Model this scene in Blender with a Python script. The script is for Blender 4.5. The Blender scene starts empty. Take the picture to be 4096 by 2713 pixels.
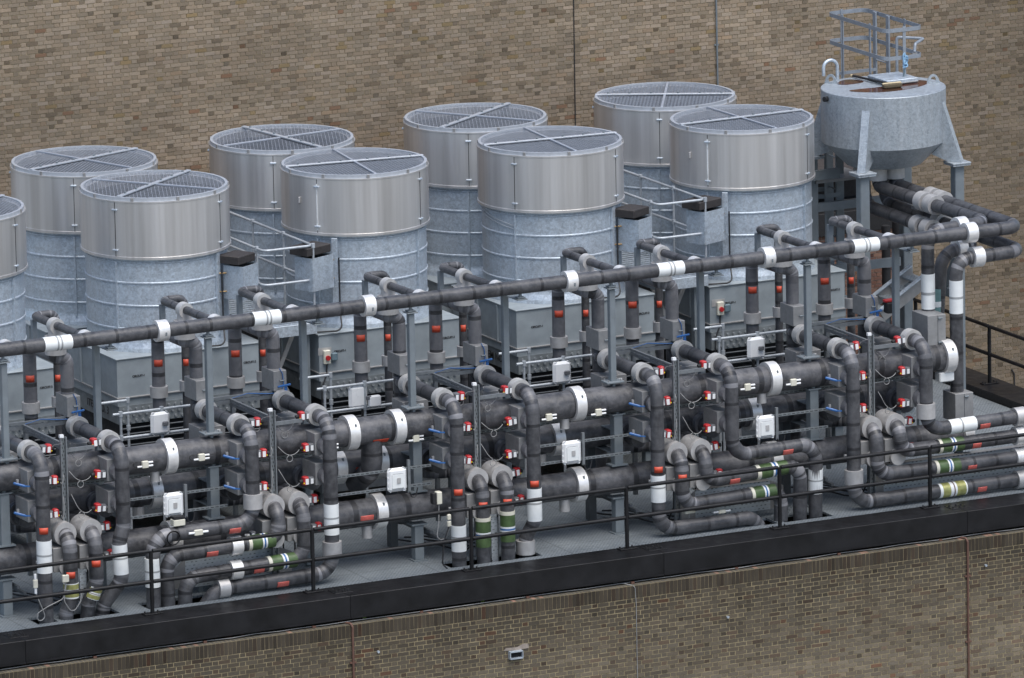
import bpy, math, random
from mathutils import Vector, Matrix, noise
random.seed(7)
PI = math.pi
S = bpy.context.scene
COL = S.collection
R = math.radians

# ------------------------------------------------------------------ materials
def newmat(name):
    m = bpy.data.materials.new(name); m.use_nodes = True
    nt = m.node_tree
    return m, nt, nt.nodes['Principled BSDF']
class G:
    """tiny node helper"""
    def __init__(s, nt): s.nt = nt
    def n(s, t, **kw):
        o = s.nt.nodes.new(t)
        for k, v in kw.items(): setattr(o, k, v)
        return o
    def L(s, a, b): s.nt.links.new(a, b)
    def val(s, sock, v):
        if hasattr(v, 'is_linked'): s.L(v, sock)
        else: sock.default_value = v
    def math(s, op, a, b=0.0, c=0.0, clamp=False):
        o = s.n('ShaderNodeMath', operation=op, use_clamp=clamp)
        s.val(o.inputs[0], a); s.val(o.inputs[1], b); s.val(o.inputs[2], c)
        return o.outputs[0]
    def mix(s, f, a, b, blend='MIX'):
        o = s.n('ShaderNodeMix', data_type='RGBA', blend_type=blend)
        s.val(o.inputs[0], f); s.val(o.inputs[6], a); s.val(o.inputs[7], b)
        return o.outputs[2]
    def noise(s, vec, scale, detail=3, rough=.55, dim='3D'):
        o = s.n('ShaderNodeTexNoise', noise_dimensions=dim)
        if vec is not None: s.L(vec, o.inputs['Vector'])
        o.inputs['Scale'].default_value = scale; o.inputs['Detail'].default_value = detail; o.inputs['Roughness'].default_value = rough
        return o.outputs[0]
    def vor(s, vec, scale):
        o = s.n('ShaderNodeTexVoronoi'); s.L(vec, o.inputs['Vector']); o.inputs['Scale'].default_value = scale
        return o.outputs['Color']
    def obj(s):
        o = s.n('ShaderNodeVectorMath', operation='ADD'); s.L(s.n('ShaderNodeTexCoord').outputs['Object'], o.inputs[0])
        r = s.math('MULTIPLY', s.rnd(), 53.0); s.L(r, o.inputs[1])
        return o.outputs[0]
    def uv(s): return s.n('ShaderNodeTexCoord').outputs['UV']
    def rnd(s): return s.n('ShaderNodeObjectInfo').outputs['Random']
    def map(s, vec, sc=(1, 1, 1), loc=(0, 0, 0)):
        o = s.n('ShaderNodeMapping'); s.L(vec, o.inputs[0]); o.inputs['Scale'].default_value = sc; o.inputs['Location'].default_value = loc
        return o.outputs[0]
    def ramp(s, f, lo, hi, a=0.0, b=1.0):
        o = s.n('ShaderNodeMapRange'); s.val(o.inputs[0], f)
        for i, v in zip((1, 2, 3, 4), (lo, hi, a, b)): o.inputs[i].default_value = v
        return o.outputs[0]
    def bump(s, h, strength, dist, bsdf):
        o = s.n('ShaderNodeBump'); o.inputs['Strength'].default_value = strength; o.inputs['Distance'].default_value = dist
        s.L(h, o.inputs['Height']); s.L(o.outputs[0], bsdf.inputs['Normal'])
def rgb(*c): return (c[0], c[1], c[2], 1)

def plain(name, c, rough=.5, metal=0.0, var=.18, scale=6, spec=.5):
    m, nt, b = newmat(name); g = G(nt)
    f = g.noise(g.obj(), scale, 5)
    f2 = g.ramp(f, .3, .7)
    dark = rgb(*[x*(1-var) for x in c]); lite = rgb(*[min(1, x*(1+var)) for x in c])
    g.L(g.mix(f2, dark, lite), b.inputs['Base Color'])
    g.L(g.ramp(g.noise(g.obj(), scale*2.3, 3), .3, .7, max(.05, rough-.08), min(1, rough+.1)), b.inputs['Roughness'])
    b.inputs['Metallic'].default_value = metal; b.inputs['Specular IOR Level'].default_value = spec
    return m

def lagging(name, c=.034, dust=.112, jl=.62):
    m, nt, b = newmat(name); g = G(nt)
    uv = g.uv(); sep = g.n('ShaderNodeSeparateXYZ'); g.L(uv, sep.inputs[0])
    rn = g.rnd()
    u = g.math('ADD', g.math('DIVIDE', sep.outputs[0], jl), g.math('MULTIPLY', rn, 7.3))
    seg = g.math('FLOOR', u); fr = g.math('FRACT', u)
    wn = g.n('ShaderNodeTexWhiteNoise', noise_dimensions='1D'); g.L(g.math('ADD', seg, g.math('MULTIPLY', rn, 31.0)), wn.inputs['W'])
    off = g.math('MULTIPLY', wn.outputs[0], .5)
    d = g.math('ABSOLUTE', g.math('SUBTRACT', fr, g.math('ADD', off, .2)))
    joint = g.math('LESS_THAN', d, .045)
    o = g.obj()
    n1 = g.ramp(g.noise(o, 2.6, 6, .65), .38, .66)
    n2 = g.ramp(g.noise(o, 11, 5, .6), .42, .7)
    at = g.n('ShaderNodeAttribute', attribute_name='wrap'); w = at.outputs['Fac']
    base = g.mix(g.math('MULTIPLY', wn.outputs[0], .55), rgb(c*.86, c*.88, c*.98), rgb(c*1.45, c*1.47, c*1.6))
    base = g.mix(g.math('MULTIPLY', n1, .62), base, rgb(dust, dust*1.0, dust*1.06))
    base = g.mix(g.math('MULTIPLY', n2, .22), base, rgb(dust*1.6, dust*1.58, dust*1.6))
    base = g.mix(w, base, rgb(.27, .27, .285))
    base = g.mix(g.math('MULTIPLY', joint, .8), base, rgb(.016, .016, .018))
    g.L(base, b.inputs['Base Color'])
    g.L(g.ramp(n2, 0, 1, .36, .58), b.inputs['Roughness'])
    b.inputs['Specular IOR Level'].default_value = .45
    hh = g.math('ADD', g.math('MULTIPLY', n1, .6), g.math('ADD', g.math('MULTIPLY', n2, .4), g.math('MULTIPLY', joint, -.9)))
    g.bump(hh, .5, .012, b)
    return m

def galv(name, c=(.485, .55, .61), metal=.5, rough=.42, cell=44, streak=.3):
    m, nt, b = newmat(name); g = G(nt); o = g.obj()
    v = g.n('ShaderNodeSeparateColor'); g.L(g.vor(o, cell), v.inputs[0])
    v2 = g.n('ShaderNodeSeparateColor'); g.L(g.vor(o, cell*.45), v2.inputs[0])
    sp = g.math('ADD', g.math('MULTIPLY', v.outputs[0], .55), g.math('MULTIPLY', v2.outputs[1], .45))
    st = g.ramp(g.noise(g.map(o, (7, 7, .7)), 1.6, 5, .6), .4, .72)
    big = g.ramp(g.noise(o, 1.1, 4), .3, .7)
    col = g.mix(sp, rgb(*[x*.72 for x in c]), rgb(*[min(1, x*1.24) for x in c]))
    col = g.mix(g.math('MULTIPLY', st, streak), col, rgb(.62, .64, .66))
    col = g.mix(g.math('MULTIPLY', big, .16), col, rgb(*[x*.72 for x in c]))
    g.L(col, b.inputs['Base Color'])
    g.L(g.ramp(sp, 0, 1, rough-.1, rough+.14), b.inputs['Roughness'])
    b.inputs['Metallic'].default_value = metal
    g.bump(g.noise(o, 9, 4), .12, .01, b)
    return m

def stainless(name):
    m, nt, b = newmat(name); g = G(nt); o = g.obj()
    uv = g.uv(); sep = g.n('ShaderNodeSeparateXYZ'); g.L(uv, sep.inputs[0])
    cv = g.n('ShaderNodeCombineXYZ'); g.L(sep.outputs[1], cv.inputs[0]); g.L(g.math('MULTIPLY', g.rnd(), 50), cv.inputs[1])
    a = g.ramp(g.noise(cv.outputs[0], 2.4, 4, .6), .3, .7)
    a2 = g.ramp(g.noise(g.map(o, (8, 8, .25)), 1.7, 4, .6), .35, .7)
    col = g.mix(a, rgb(.50, .49, .475), rgb(.80, .785, .77))
    col = g.mix(g.math('MULTIPLY', a2, .24), col, rgb(.78, .76, .74))
    g.L(col, b.inputs['Base Color'])
    g.L(g.ramp(a2, 0, 1, .34, .46), b.inputs['Roughness'])
    b.inputs['Metallic'].default_value = .78
    g.bump(g.noise(cv.outputs[0], 1.3, 3), .6, .05, b)
    return m

def alu(name, c=(.82, .81, .79), rough=.34):
    m, nt, b = newmat(name); g = G(nt); o = g.obj()
    n = g.ramp(g.noise(o, 7, 5, .65), .35, .7)
    g.L(g.mix(n, rgb(*[x*.8 for x in c]), rgb(*c)), b.inputs['Base Color'])
    g.L(g.ramp(n, 0, 1, rough, rough+.14), b.inputs['Roughness'])
    b.inputs['Metallic'].default_value = .4
    return m

def brickmat(name):
    m, nt, b = newmat(name); g = G(nt); o = g.obj()
    at = g.n('ShaderNodeAttribute', attribute_name='tint')
    n = g.ramp(g.noise(o, 34, 4, .7), .3, .72)
    n2 = g.ramp(g.noise(o, 1.3, 5, .6), .35, .68)
    col = g.mix(g.math('MULTIPLY', n, .45), at.outputs['Color'], g.mix(1.0, at.outputs['Color'], rgb(.52, .5, .48), 'MULTIPLY'))
    col = g.mix(g.math('MULTIPLY', n2, .22), col, rgb(.12, .10, .075))
    g.L(col, b.inputs['Base Color']); b.inputs['Roughness'].default_value = .9
    b.inputs['Specular IOR Level'].default_value = .2
    g.bump(g.noise(o, 60, 4, .7), .6, .006, b)
    return m

M = dict(
    lag=lagging('lagging'), lagbig=lagging('lagging_large', .034, .15, 1.15),
    laggrey=lagging('lagging_grey', .09, .15, .8),
    galv=galv('galvanised'), galvtank=galv('galvanised_tank', (.36, .40, .43), .45, .46, 52, .3), galvbox=plain('sheet_metal_box', (.27, .27, .268), .48, .3, .1, 9),
    stain=stainless('stainless'), alu=alu('aluminium_cladding'), alud=alu('dull_cladding', (.52, .51, .50), .42),
    casing=plain('casing_paint', (.285, .322, .342), .5, .15, .14, 3), plug=plain('plug_zinc', (.26, .28, .29), .5, .2), coil=plain('coil_header_paint', (.19, .21, .218), .55, .1, .2, 7),
    steel=plain('grey_steel_paint', (.17, .195, .21), .45, .05, .1, 5), steeld=plain('dark_steel_paint', (.075, .085, .095), .5, .05, .12, 5),
    chan=plain('zinc_channel', (.19, .205, .215), .42, .35, .15, 12),
    rail=plain('galvanised_tube', (.42, .45, .475), .45, .35, .15, 14),
    black=plain('black_paint', (.0095, .0095, .0105), .40, 0, .45, 2.2, .3), blackm=plain('black_matt', (.012, .012, .013), .7, 0, .2, 8),
    lid=plain('brown_black_lid', (.030, .026, .025), .6, 0, .25, 20),
    dark=plain('dark_void', (.008, .008, .009), .9),
    white=plain('white_wrap', (.72, .74, .73), .38, 0, .05, 9), whitep=plain('white_plastic', (.78, .79, .79), .3, 0, .03, 4),
    tapegrey=plain('grey_band', (.30, .31, .31), .5), cream=plain('cream_plastic', (.62, .60, .50), .4, 0, .06, 6),
    red=plain('red_plastic', (.42, .022, .026), .35, 0, .08, 5), orange=plain('orange_label', (.50, .060, .026), .5, 0, .1, 40),
    pink=plain('pink_label', (.58, .125, .10), .5, 0, .1, 40),
    green=plain('green_band', (.062, .105, .038), .4, 0, .3, 8), olive=plain('olive_foil', (.33, .33, .12), .35, .3, .3, 9), blueb=plain('blue_band', (.03, .12, .32), .4),
    teal=plain('teal_band', (.13, .24, .24), .5), blue=plain('blue_handle', (.03, .12, .33), .4), grey=plain('grey_plastic', (.11, .115, .125), .5),
    cable=plain('pale_cable', (.26, .26, .255), .5), bcable=plain('black_cable', (.02, .02, .022), .5), rope=plain('blue_rope', (.25, .42, .58), .8),
    brown=plain('brown_conduit', (.115, .058, .04), .6), brass=plain('brass_bolt', (.35, .24, .12), .4, .7),
    ink=plain('stencil_ink', (.02, .02, .022), .7), brick=brickmat('brick'),
    bristle=plain('bristle', (.10, .08, .05), .9, 0, .3, 60), wood=plain('pale_wood', (.55, .45, .28), .7),
    slabm=plain('roof_felt', (.035, .03, .03), .8, 0, .2, 5), yellow=plain('yellow_plastic', (.75, .6, .03), .4),
)
def mortar_mat(name, c):
    return plain(name, c, .95, 0, .2, 3, .2)
M['mortar1'] = mortar_mat('mortar_buff', (.32, .26, .165)); M['mortar2'] = mortar_mat('mortar_grey', (.31, .255, .15)); M['mortard'] = mortar_mat('mortar_dirty', (.20, .165, .105)); M['mortar3'] = mortar_mat('mortar_pale', (.34, .31, .27))

def wetmat():
    m, nt, b = newmat('rusty_puddle'); g = G(nt); o = g.obj()
    n = g.ramp(g.noise(o, 2.2, 3), .35, .7)
    g.L(g.mix(n, rgb(.045, .028, .018), rgb(.10, .028, .018)), b.inputs['Base Color'])
    b.inputs['Roughness'].default_value = .06; b.inputs['Specular IOR Level'].default_value = .5
    return m
M['weed'] = plain('weed_green', (.09, .14, .03), .6); M['wet'] = wetmat(); M['rimzinc'] = plain('bright_zinc', (.46, .49, .53), .42, .4, .08, 12); M['bluegrey'] = plain('blue_grey_plastic', (.13, .19, .22), .5); M['alum'] = alu('cladding_mid', (.60, .59, .57), .38); M['cagezinc'] = plain('cage_zinc', (.27, .30, .335), .45, .25, .12, 9); M['meshzinc'] = plain('mesh_zinc', (.36, .39, .44), .45, .3, .1, 9)
def gratemat():
    m, nt, b = newmat('grating'); g = G(nt); o = g.obj()
    ck = g.n('ShaderNodeTexBrick'); g.L(g.map(o, (1, 1, 1)), ck.inputs['Vector'])
    ck.inputs['Scale'].default_value = 9.0; ck.inputs['Mortar Size'].default_value = .075; ck.inputs['Brick Width'].default_value = .62; ck.inputs['Row Height'].default_value = .42
    ck.inputs['Mortar Smooth'].default_value = .3
    n = g.ramp(g.noise(o, 1.4, 5), .3, .7); n2 = g.ramp(g.noise(o, 26, 3), .35, .7)
    pan = g.n('ShaderNodeTexBrick'); g.L(g.map(o, (1, 1, 1)), pan.inputs['Vector'])
    pan.inputs['Scale'].default_value = 1.0; pan.inputs['Brick Width'].default_value = 1.3; pan.inputs['Row Height'].default_value = 1.0; pan.inputs['Mortar Size'].default_value = .012; pan.offset = .0
    col = g.mix(n, rgb(.22, .25, .272), rgb(.33, .368, .39))
    col = g.mix(g.math('MULTIPLY', n2, .3), col, rgb(.08, .09, .095))
    col = g.mix(g.math('MULTIPLY', ck.outputs['Fac'], .5), col, rgb(.05, .058, .063))
    col = g.mix(g.math('MULTIPLY', pan.outputs['Fac'], .4), col, rgb(.03, .033, .035))
    g.L(col, b.inputs['Base Color']); b.inputs['Roughness'].default_value = .5; b.inputs['Metallic'].default_value = .25
    g.bump(g.math('ADD', g.math('MULTIPLY', ck.outputs['Fac'], -1.0), g.math('MULTIPLY', n2, .3)), .6, .02, b)
    return m
M['grate'] = gratemat()
def perfmat():
    m, nt, b = newmat('perforated_tray'); g = G(nt); uv = g.uv()
    ck = g.n('ShaderNodeTexBrick'); g.L(uv, ck.inputs['Vector'])
    ck.inputs['Scale'].default_value = 1.0; ck.inputs['Brick Width'].default_value = .085; ck.inputs['Row Height'].default_value = .06; ck.inputs['Mortar Size'].default_value = .022
    ck.inputs['Mortar Smooth'].default_value = .0
    hole = g.math('SUBTRACT', 1.0, ck.outputs['Fac'])
    wn = g.ramp(g.noise(uv, 9, 2), .42, .55)
    f = g.math('MULTIPLY', hole, g.math('ADD', .15, g.math('MULTIPLY', wn, .6)))
    g.L(g.mix(f, rgb(.46, .50, .53), rgb(.03, .033, .036)), b.inputs['Base Color'])
    b.inputs['Roughness'].default_value = .45; b.inputs['Metallic'].default_value = .3
    return m
M['perf'] = perfmat()
def slotmat(name, bw, rh, mo):
    m, nt, b = newmat(name); g = G(nt)
    ck = g.n('ShaderNodeTexBrick'); g.L(g.uv(), ck.inputs['Vector']); ck.offset = .0 if rh < .05 else .5
    ck.inputs['Scale'].default_value = 1.0; ck.inputs['Brick Width'].default_value = bw; ck.inputs['Row Height'].default_value = rh; ck.inputs['Mortar Size'].default_value = mo; ck.inputs['Mortar Smooth'].default_value = 0
    g.L(g.mix(ck.outputs['Fac'], rgb(.03, .032, .035), rgb(.19, .21, .22)), b.inputs['Base Color']); b.inputs['Roughness'].default_value = .45; b.inputs['Metallic'].default_value = .3
    return m
M['slotrail'] = slotmat('slotted_rail', .09, .042, .014); M['slotup'] = slotmat('slotted_upright', .05, .066, .016)

# ------------------------------------------------------------------ mesh builder
class MB:
    def __init__(s): s.v = []; s.f = []; s.sm = []; s.uv = []; s.w = []
    def face(s, idx, smooth=False, uv=None, w=0.0):
        s.f.append(idx); s.sm.append(smooth); s.uv.append(uv or [(0, 0)]*len(idx)); s.w.append(w)
    def add(s, pts):
        i = len(s.v); s.v.extend([tuple(p) for p in pts]); return i
    def box(s, c, d, rz=0, mat=None, bev=0.0):
        """box with centre c and size d; bev chamfers the edges"""
        x, y, z = d[0]/2, d[1]/2, d[2]/2
        X = mat if mat is not None else Matrix.Rotation(rz, 3, 'Z')
        c = Vector(c)
        if bev <= 0:
            p = [c+X@Vector((sx*x, sy*y, sz*z)) for sz in (-1, 1) for sx, sy in ((-1, -1), (1, -1), (1, 1), (-1, 1))]
            i = s.add(p)
            for q in ((0, 3, 2, 1), (4, 5, 6, 7), (0, 1, 5, 4), (1, 2, 6, 5), (2, 3, 7, 6), (3, 0, 4, 7)):
                a = [i+k for k in q]
                s.face(a, uv=[(0, 0), (d[0], 0), (d[0], d[2]), (0, d[2])])
            return
        b = min(bev, x*.9, y*.9, z*.9)
        ring = lambda xx, yy, zz: [c+X@Vector((px, py, zz)) for px, py in ((-xx+b, -yy), (xx-b, -yy), (xx, -yy+b), (xx, yy-b), (xx-b, yy), (-xx+b, yy), (-xx, yy-b), (-xx, -yy+b))]
        rs = [s.add(ring(x-b, y-b, -z)), s.add(ring(x, y, -z+b)), s.add(ring(x, y, z-b)), s.add(ring(x-b, y-b, z))]
        s.face([rs[0]+k for k in range(7, -1, -1)]); s.face([rs[3]+k for k in range(8)])
        for a, e in zip(rs, rs[1:]):
            for k in range(8): s.face([a+k, a+(k+1) % 8, e+(k+1) % 8, e+k])
    def prism(s, poly, h, axis='z'):
        """poly: list of 3D points (planar), extruded by vector h"""
        n = len(poly); h = Vector(h)
        a = s.add(poly); e = s.add([Vector(p)+h for p in poly])
        s.face([a+k for k in range(n-1, -1, -1)]); s.face([e+k for k in range(n)])
        for k in range(n): s.face([a+k, a+(k+1) % n, e+(k+1) % n, e+k])
    def tube(s, pts, r, bend=None, seg=14, cap=True, wob=0.0, wrap=False, fine=.35):
        """round tube along pts with filleted bends of radius bend; u runs in metres"""
        P = [Vector(p) for p in pts]
        C = []
        if bend and len(P) > 2:
            C.append((P[0], 0)); bid = 0
            for a, b, c in zip(P, P[1:], P[2:]):
                d1 = (a-b).normalized(); d2 = (c-b).normalized()
                ang = d1.angle(d2)
                if ang > PI-.03: C.append((b, 0)); continue
                t = min(bend/math.tan(ang/2), (a-b).length*.495, (c-b).length*.495)
                rr = t*math.tan(ang/2)
                o = b+(d1+d2).normalized()*(rr/math.sin(ang/2))
                s1 = b+d1*t-o; ax = s1.cross(b+d2*t-o).normalized(); tot = PI-ang
                N = max(5, int(tot/R(10))); bid += 1
                for k in range(N+1):
                    C.append((o+Matrix.Rotation(tot*k/N, 3, ax)@s1, bid))
            C.append((P[-1], 0))
        else: C = [(p, 0) for p in P]
        D = [C[0]]
        for (p, b0), (q, b1) in zip(C, C[1:]):
            L = (q-p).length
            if L < 1e-4: continue
            if b0 != b1 or not b0:
              if fine and L > fine*1.3:
                  n = int(L/fine)
                  D[-1] = (D[-1][0], D[-1][1])
                  for k in range(1, n): D.append((p.lerp(q, k/n), 0))
            D.append((q, b1))
        C = D; n = len(C)
        T = []
        for i in range(n):
            a = C[max(0, i-1)][0]; b = C[min(n-1, i+1)][0]; T.append((b-a).normalized())
        up = Vector((0, 0, 1)) if abs(T[0].z) < .9 else Vector((1, 0, 0))
        N = (up-T[0]*up.dot(T[0])).normalized(); base = len(s.v); u = 0; us = []
        ws = []
        for i in range(n):
            if i:
                N = (N-T[i]*N.dot(T[i])).normalized(); u += (C[i][0]-C[i-1][0]).length
            B = T[i].cross(N); us.append(u)
            rr = r*(1+(random.uniform(-wob, wob)*(2.3 if C[i][1] else 1)))
            s.add([C[i][0]+(N*math.cos(2*PI*k/seg)+B*math.sin(2*PI*k/seg))*rr for k in range(seg)])
            ws.append((random.choice((0, 0, .08, .2, .4, .7)) if C[i][1] and wrap and i+1 < n and C[i+1][1] == C[i][1] else 0))
        for i in range(n-1):
            for k in range(seg):
                k2 = (k+1) % seg
                s.face([base+i*seg+k, base+i*seg+k2, base+(i+1)*seg+k2, base+(i+1)*seg+k], True,
                       [(us[i], k/seg*2*PI*r), (us[i], (k+1)/seg*2*PI*r), (us[i+1], (k+1)/seg*2*PI*r), (us[i+1], k/seg*2*PI*r)], ws[i])
        if cap:
            a = s.add(s.v[base:base+seg]); s.face([a+k for k in range(seg-1, -1, -1)])
            a = s.add(s.v[base+(n-1)*seg:base+n*seg]); s.face([a+k for k in range(seg)])
    def cyl(s, p, q, r, seg=20, r2=None, cap=True):
        p = Vector(p); q = Vector(q); t = (q-p).normalized(); L = (q-p).length
        up = Vector((0, 0, 1)) if abs(t.z) < .9 else Vector((1, 0, 0))
        n = (up-t*up.dot(t)).normalized(); b = t.cross(n); r2 = r if r2 is None else r2
        ci = lambda c, rr: [c+(n*math.cos(2*PI*k/seg)+b*math.sin(2*PI*k/seg))*rr for k in range(seg)]
        a = s.add(ci(p, r)); e = s.add(ci(q, r2))
        for k in range(seg):
            k2 = (k+1) % seg
            s.face([a+k, a+k2, e+k2, e+k], True, [(0, k/seg*2*PI*r), (0, (k+1)/seg*2*PI*r), (L, (k+1)/seg*2*PI*r), (L, k/seg*2*PI*r)])
        if cap:
            a = s.add(ci(p, r)); s.face([a+k for k in range(seg-1, -1, -1)])
            a = s.add(ci(q, r2)); s.face([a+k for k in range(seg)])
    def lathe(s, prof, c=(0, 0, 0), seg=64, smooth=True):
        """profile [(r,z)] turned about z; hard edges between segments"""
        c = Vector(c); u = 0
        for (r0, z0), (r1, z1) in zip(prof, prof[1:]):
            a = s.add([c+Vector((math.cos(2*PI*k/seg)*r0, math.sin(2*PI*k/seg)*r0, z0)) for k in range(seg)])
            e = s.add([c+Vector((math.cos(2*PI*k/seg)*r1, math.sin(2*PI*k/seg)*r1, z1)) for k in range(seg)])
            for k in range(seg):
                k2 = (k+1) % seg
                s.face([a+k, a+k2, e+k2, e+k], smooth, [(z0, k/seg*2*PI*1.3), (z0, (k+1)/seg*2*PI*1.3), (z1, (k+1)/seg*2*PI*1.3), (z1, k/seg*2*PI*1.3)])
    def patch(s, p, q, r, a0, a1, seg=8, th=.003):
        """curved sheet lying on a cylinder p-q of radius r, between world angles a0..a1 about its axis"""
        p = Vector(p); q = Vector(q); t = (q-p).normalized()
        n = Vector((1, 0, 0)) if abs(t.z) > .7 else (Vector((0, -1, 0)) if abs(t.x) > .7 else Vector((1, 0, 0)))
        n = (n-t*n.dot(t)).normalized(); b = t.cross(n)
        def row(c, rr): return [c+(n*math.cos(a0+(a1-a0)*k/seg)+b*math.sin(a0+(a1-a0)*k/seg))*rr for k in range(seg+1)]
        i = [s.add(row(p, r)), s.add(row(q, r)), s.add(row(p, r+th)), s.add(row(q, r+th))]
        for k in range(seg):
            s.face([i[2]+k, i[2]+k+1, i[3]+k+1, i[3]+k], True); s.face([i[0]+k, i[1]+k, i[1]+k+1, i[0]+k+1], True)
            s.face([i[0]+k, i[0]+k+1, i[2]+k+1, i[2]+k]); s.face([i[1]+k, i[3]+k, i[3]+k+1, i[1]+k+1])
        s.face([i[0], i[2], i[3], i[1]]); s.face([i[0]+seg, i[1]+seg, i[3]+seg, i[2]+seg])
    def build(s, name, mat, parent=None, tint=None):
        me = bpy.data.meshes.new(name)
        off = world(parent) if parent is not None else Vector((0, 0, 0))
        me.from_pydata([(a-off.x, b-off.y, c-off.z) for a, b, c in s.v], [], s.f)
        me.polygons.foreach_set('use_smooth', s.sm)
        uvl = me.uv_layers.new(name='UVMap')
        flat = [c for fu in s.uv for t in fu for c in t]
        uvl.data.foreach_set('uv', flat)
        if any(s.w):
            at = me.attributes.new('wrap', 'FLOAT', 'FACE'); at.data.foreach_set('value', s.w)
        if tint is not None:
            at = me.attributes.new('tint', 'FLOAT_COLOR', 'FACE'); at.data.foreach_set('color', [c for t in tint for c in t])
        me.materials.append(mat); me.update()
        o = bpy.data.objects.new(name, me); COL.objects.link(o)
        if parent is not None: o.parent = parent
        return o
def world(o):
    p = Vector((0, 0, 0))
    while o is not None: p = p+Vector(o.location); o = o.parent
    return p
USED = {}
def tag(o, label, cat, group=None, kind=None):
    if label: o['label'] = label; USED[label] = USED.get(label, 0)+1
    if cat: o['category'] = cat
    if group: o['group'] = group
    if kind: o['kind'] = kind
    return o
def thing(name, loc, label, cat, group=None):
    o = bpy.data.objects.new(name, None); o.empty_display_size = .1; o.location = loc; COL.objects.link(o)
    return tag(o, label, cat, group)
def dup(root, loc, label, group=None):
    r = root.copy(); COL.objects.link(r); r.location = loc
    tag(r, label, None, group)
    for ch in list(root.children):
        c = ch.copy(); COL.objects.link(c); c.parent = r
        for gch in ch.children:
            d = gch.copy(); COL.objects.link(d); d.parent = c
    return r
def one(fn, *a, **k):
    m = MB(); getattr(m, fn)(*a, **k); return m
def text(txt, size, loc, rot, mat, parent, name='lettering', th=.001):
    cu = bpy.data.curves.new(name, 'FONT'); cu.body = txt; cu.size = size; cu.align_x = 'CENTER'; cu.align_y = 'CENTER'; cu.extrude = th; cu.offset = .002
    t = bpy.data.objects.new(name+'_tmp', cu); COL.objects.link(t)
    dg = bpy.context.evaluated_depsgraph_get()
    me = bpy.data.meshes.new_from_object(t.evaluated_get(dg))
    bpy.data.objects.remove(t)
    o = bpy.data.objects.new(name, me); COL.objects.link(o); me.materials.clear(); me.materials.append(mat)
    o.parent = parent; o.location = Vector(loc)-world(parent); o.rotation_euler = rot
    return o

# ------------------------------------------------------------------ constants of the plant (metres)
PITCH = 3.915                      # bay spacing along X
YC = 1.163                         # line of columns, main pipes and overhead header
BAYS = (-1, 0, 1, 2, 3)
BAY = {-1: 'in far left bay', 0: 'in second bay from left', 1: 'in middle bay', 2: 'in fourth bay from left', 3: 'in far right bay'}
HZ = 4.635                         # overhead header height

# ------------------------------------------------------------------ setting
def ground():
    m = MB(); i = m.add([(-700, -700, -14), (700, -700, -14), (700, 900, -14), (-700, 900, -14)]); m.face([i, i+1, i+2, i+3])
    tag(m.build('ground', plain('ground_tarmac', (.16, .155, .145), .9, 0, .25, .2)), None, None, None, 'structure')
ground()

holes = [(-2.05, .05), (.02, 1.35), (5.72, 7.75), (11.95, 13.45)]
def deck():
    m = MB()
    def slab(x0, x1, y0, y1):
        m.box(((x0+x1)/2, (y0+y1)/2, -.02), (x1-x0, y1-y0, .04))
    slab(-5, 20.4, .15, .34)
    slab(-5, 20.4, .80, 12.0)
    xs = -5
    for a, b in ((-1.98, -1.60), (-1.45, -.45), (.08, 1.30), (5.84, 7.62), (12.0, 12.3), (12.42, 13.4)):
        slab(xs, a, .34, .80); xs = b
    slab(xs, 20.4, .34, .80)
    tag(m.build('deck', M['grate']), None, None, None, 'structure')
    m = MB(); i = m.add([(-5, .1, -1.2), (20.4, .1, -1.2), (20.4, 12, -1.2), (-5, 12, -1.2)]); m.face([i, i+1, i+2, i+3])
    tag(m.build('roof', M['slabm']), None, None, None, 'structure')
deck()

def edge_beams():
    t = thing('edge_beam', (8, -.2, -.2), 'long black painted steel edge beam along the front of the deck', 'beam')
    xs = [-6, -2.62, 3.45, 9.52, 15.6, 21.6]
    for a, b in zip(xs, xs[1:]):
        m = MB(); m.box(((a+b)/2, -.225, -.2), (b-a-.004, .75, .4), bev=.006); m.build('beam_length', M['black'], t)
        m = MB(); m.box(((a+b)/2, -.608, -.385), (b-a-.008, .012, .03)); m.build('lower_lip', M['black'], t)
    for x in xs[1:-1]:
        m = MB(); m.box((x+.01, -.2, .003), (.35, .3, .012), bev=.003); p = m.build('splice_plate', M['black'], t)
        for dx in (-.11, .02, .12):
            for dy in (-.08, .06): one('cyl', (x+dx, -.2+dy, .009), (x+dx, -.2+dy, .035), .016, 8).build('bolt', M['blackm'], p)
    t = thing('side_beam', (20.75, 6, 0), 'black painted steel upstand beam closing the right side of the deck', 'beam')
    one('box', (20.78, 5.9, -.02), (.72, 12.2, .34), bev=.006).build('beam_length', M['black'], t)
    m = MB(); m.box((20.42, 5.9, .07), (.006, 12.2, .12)); m.build('inner_face', M['blackm'], t)
edge_beams()

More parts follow.
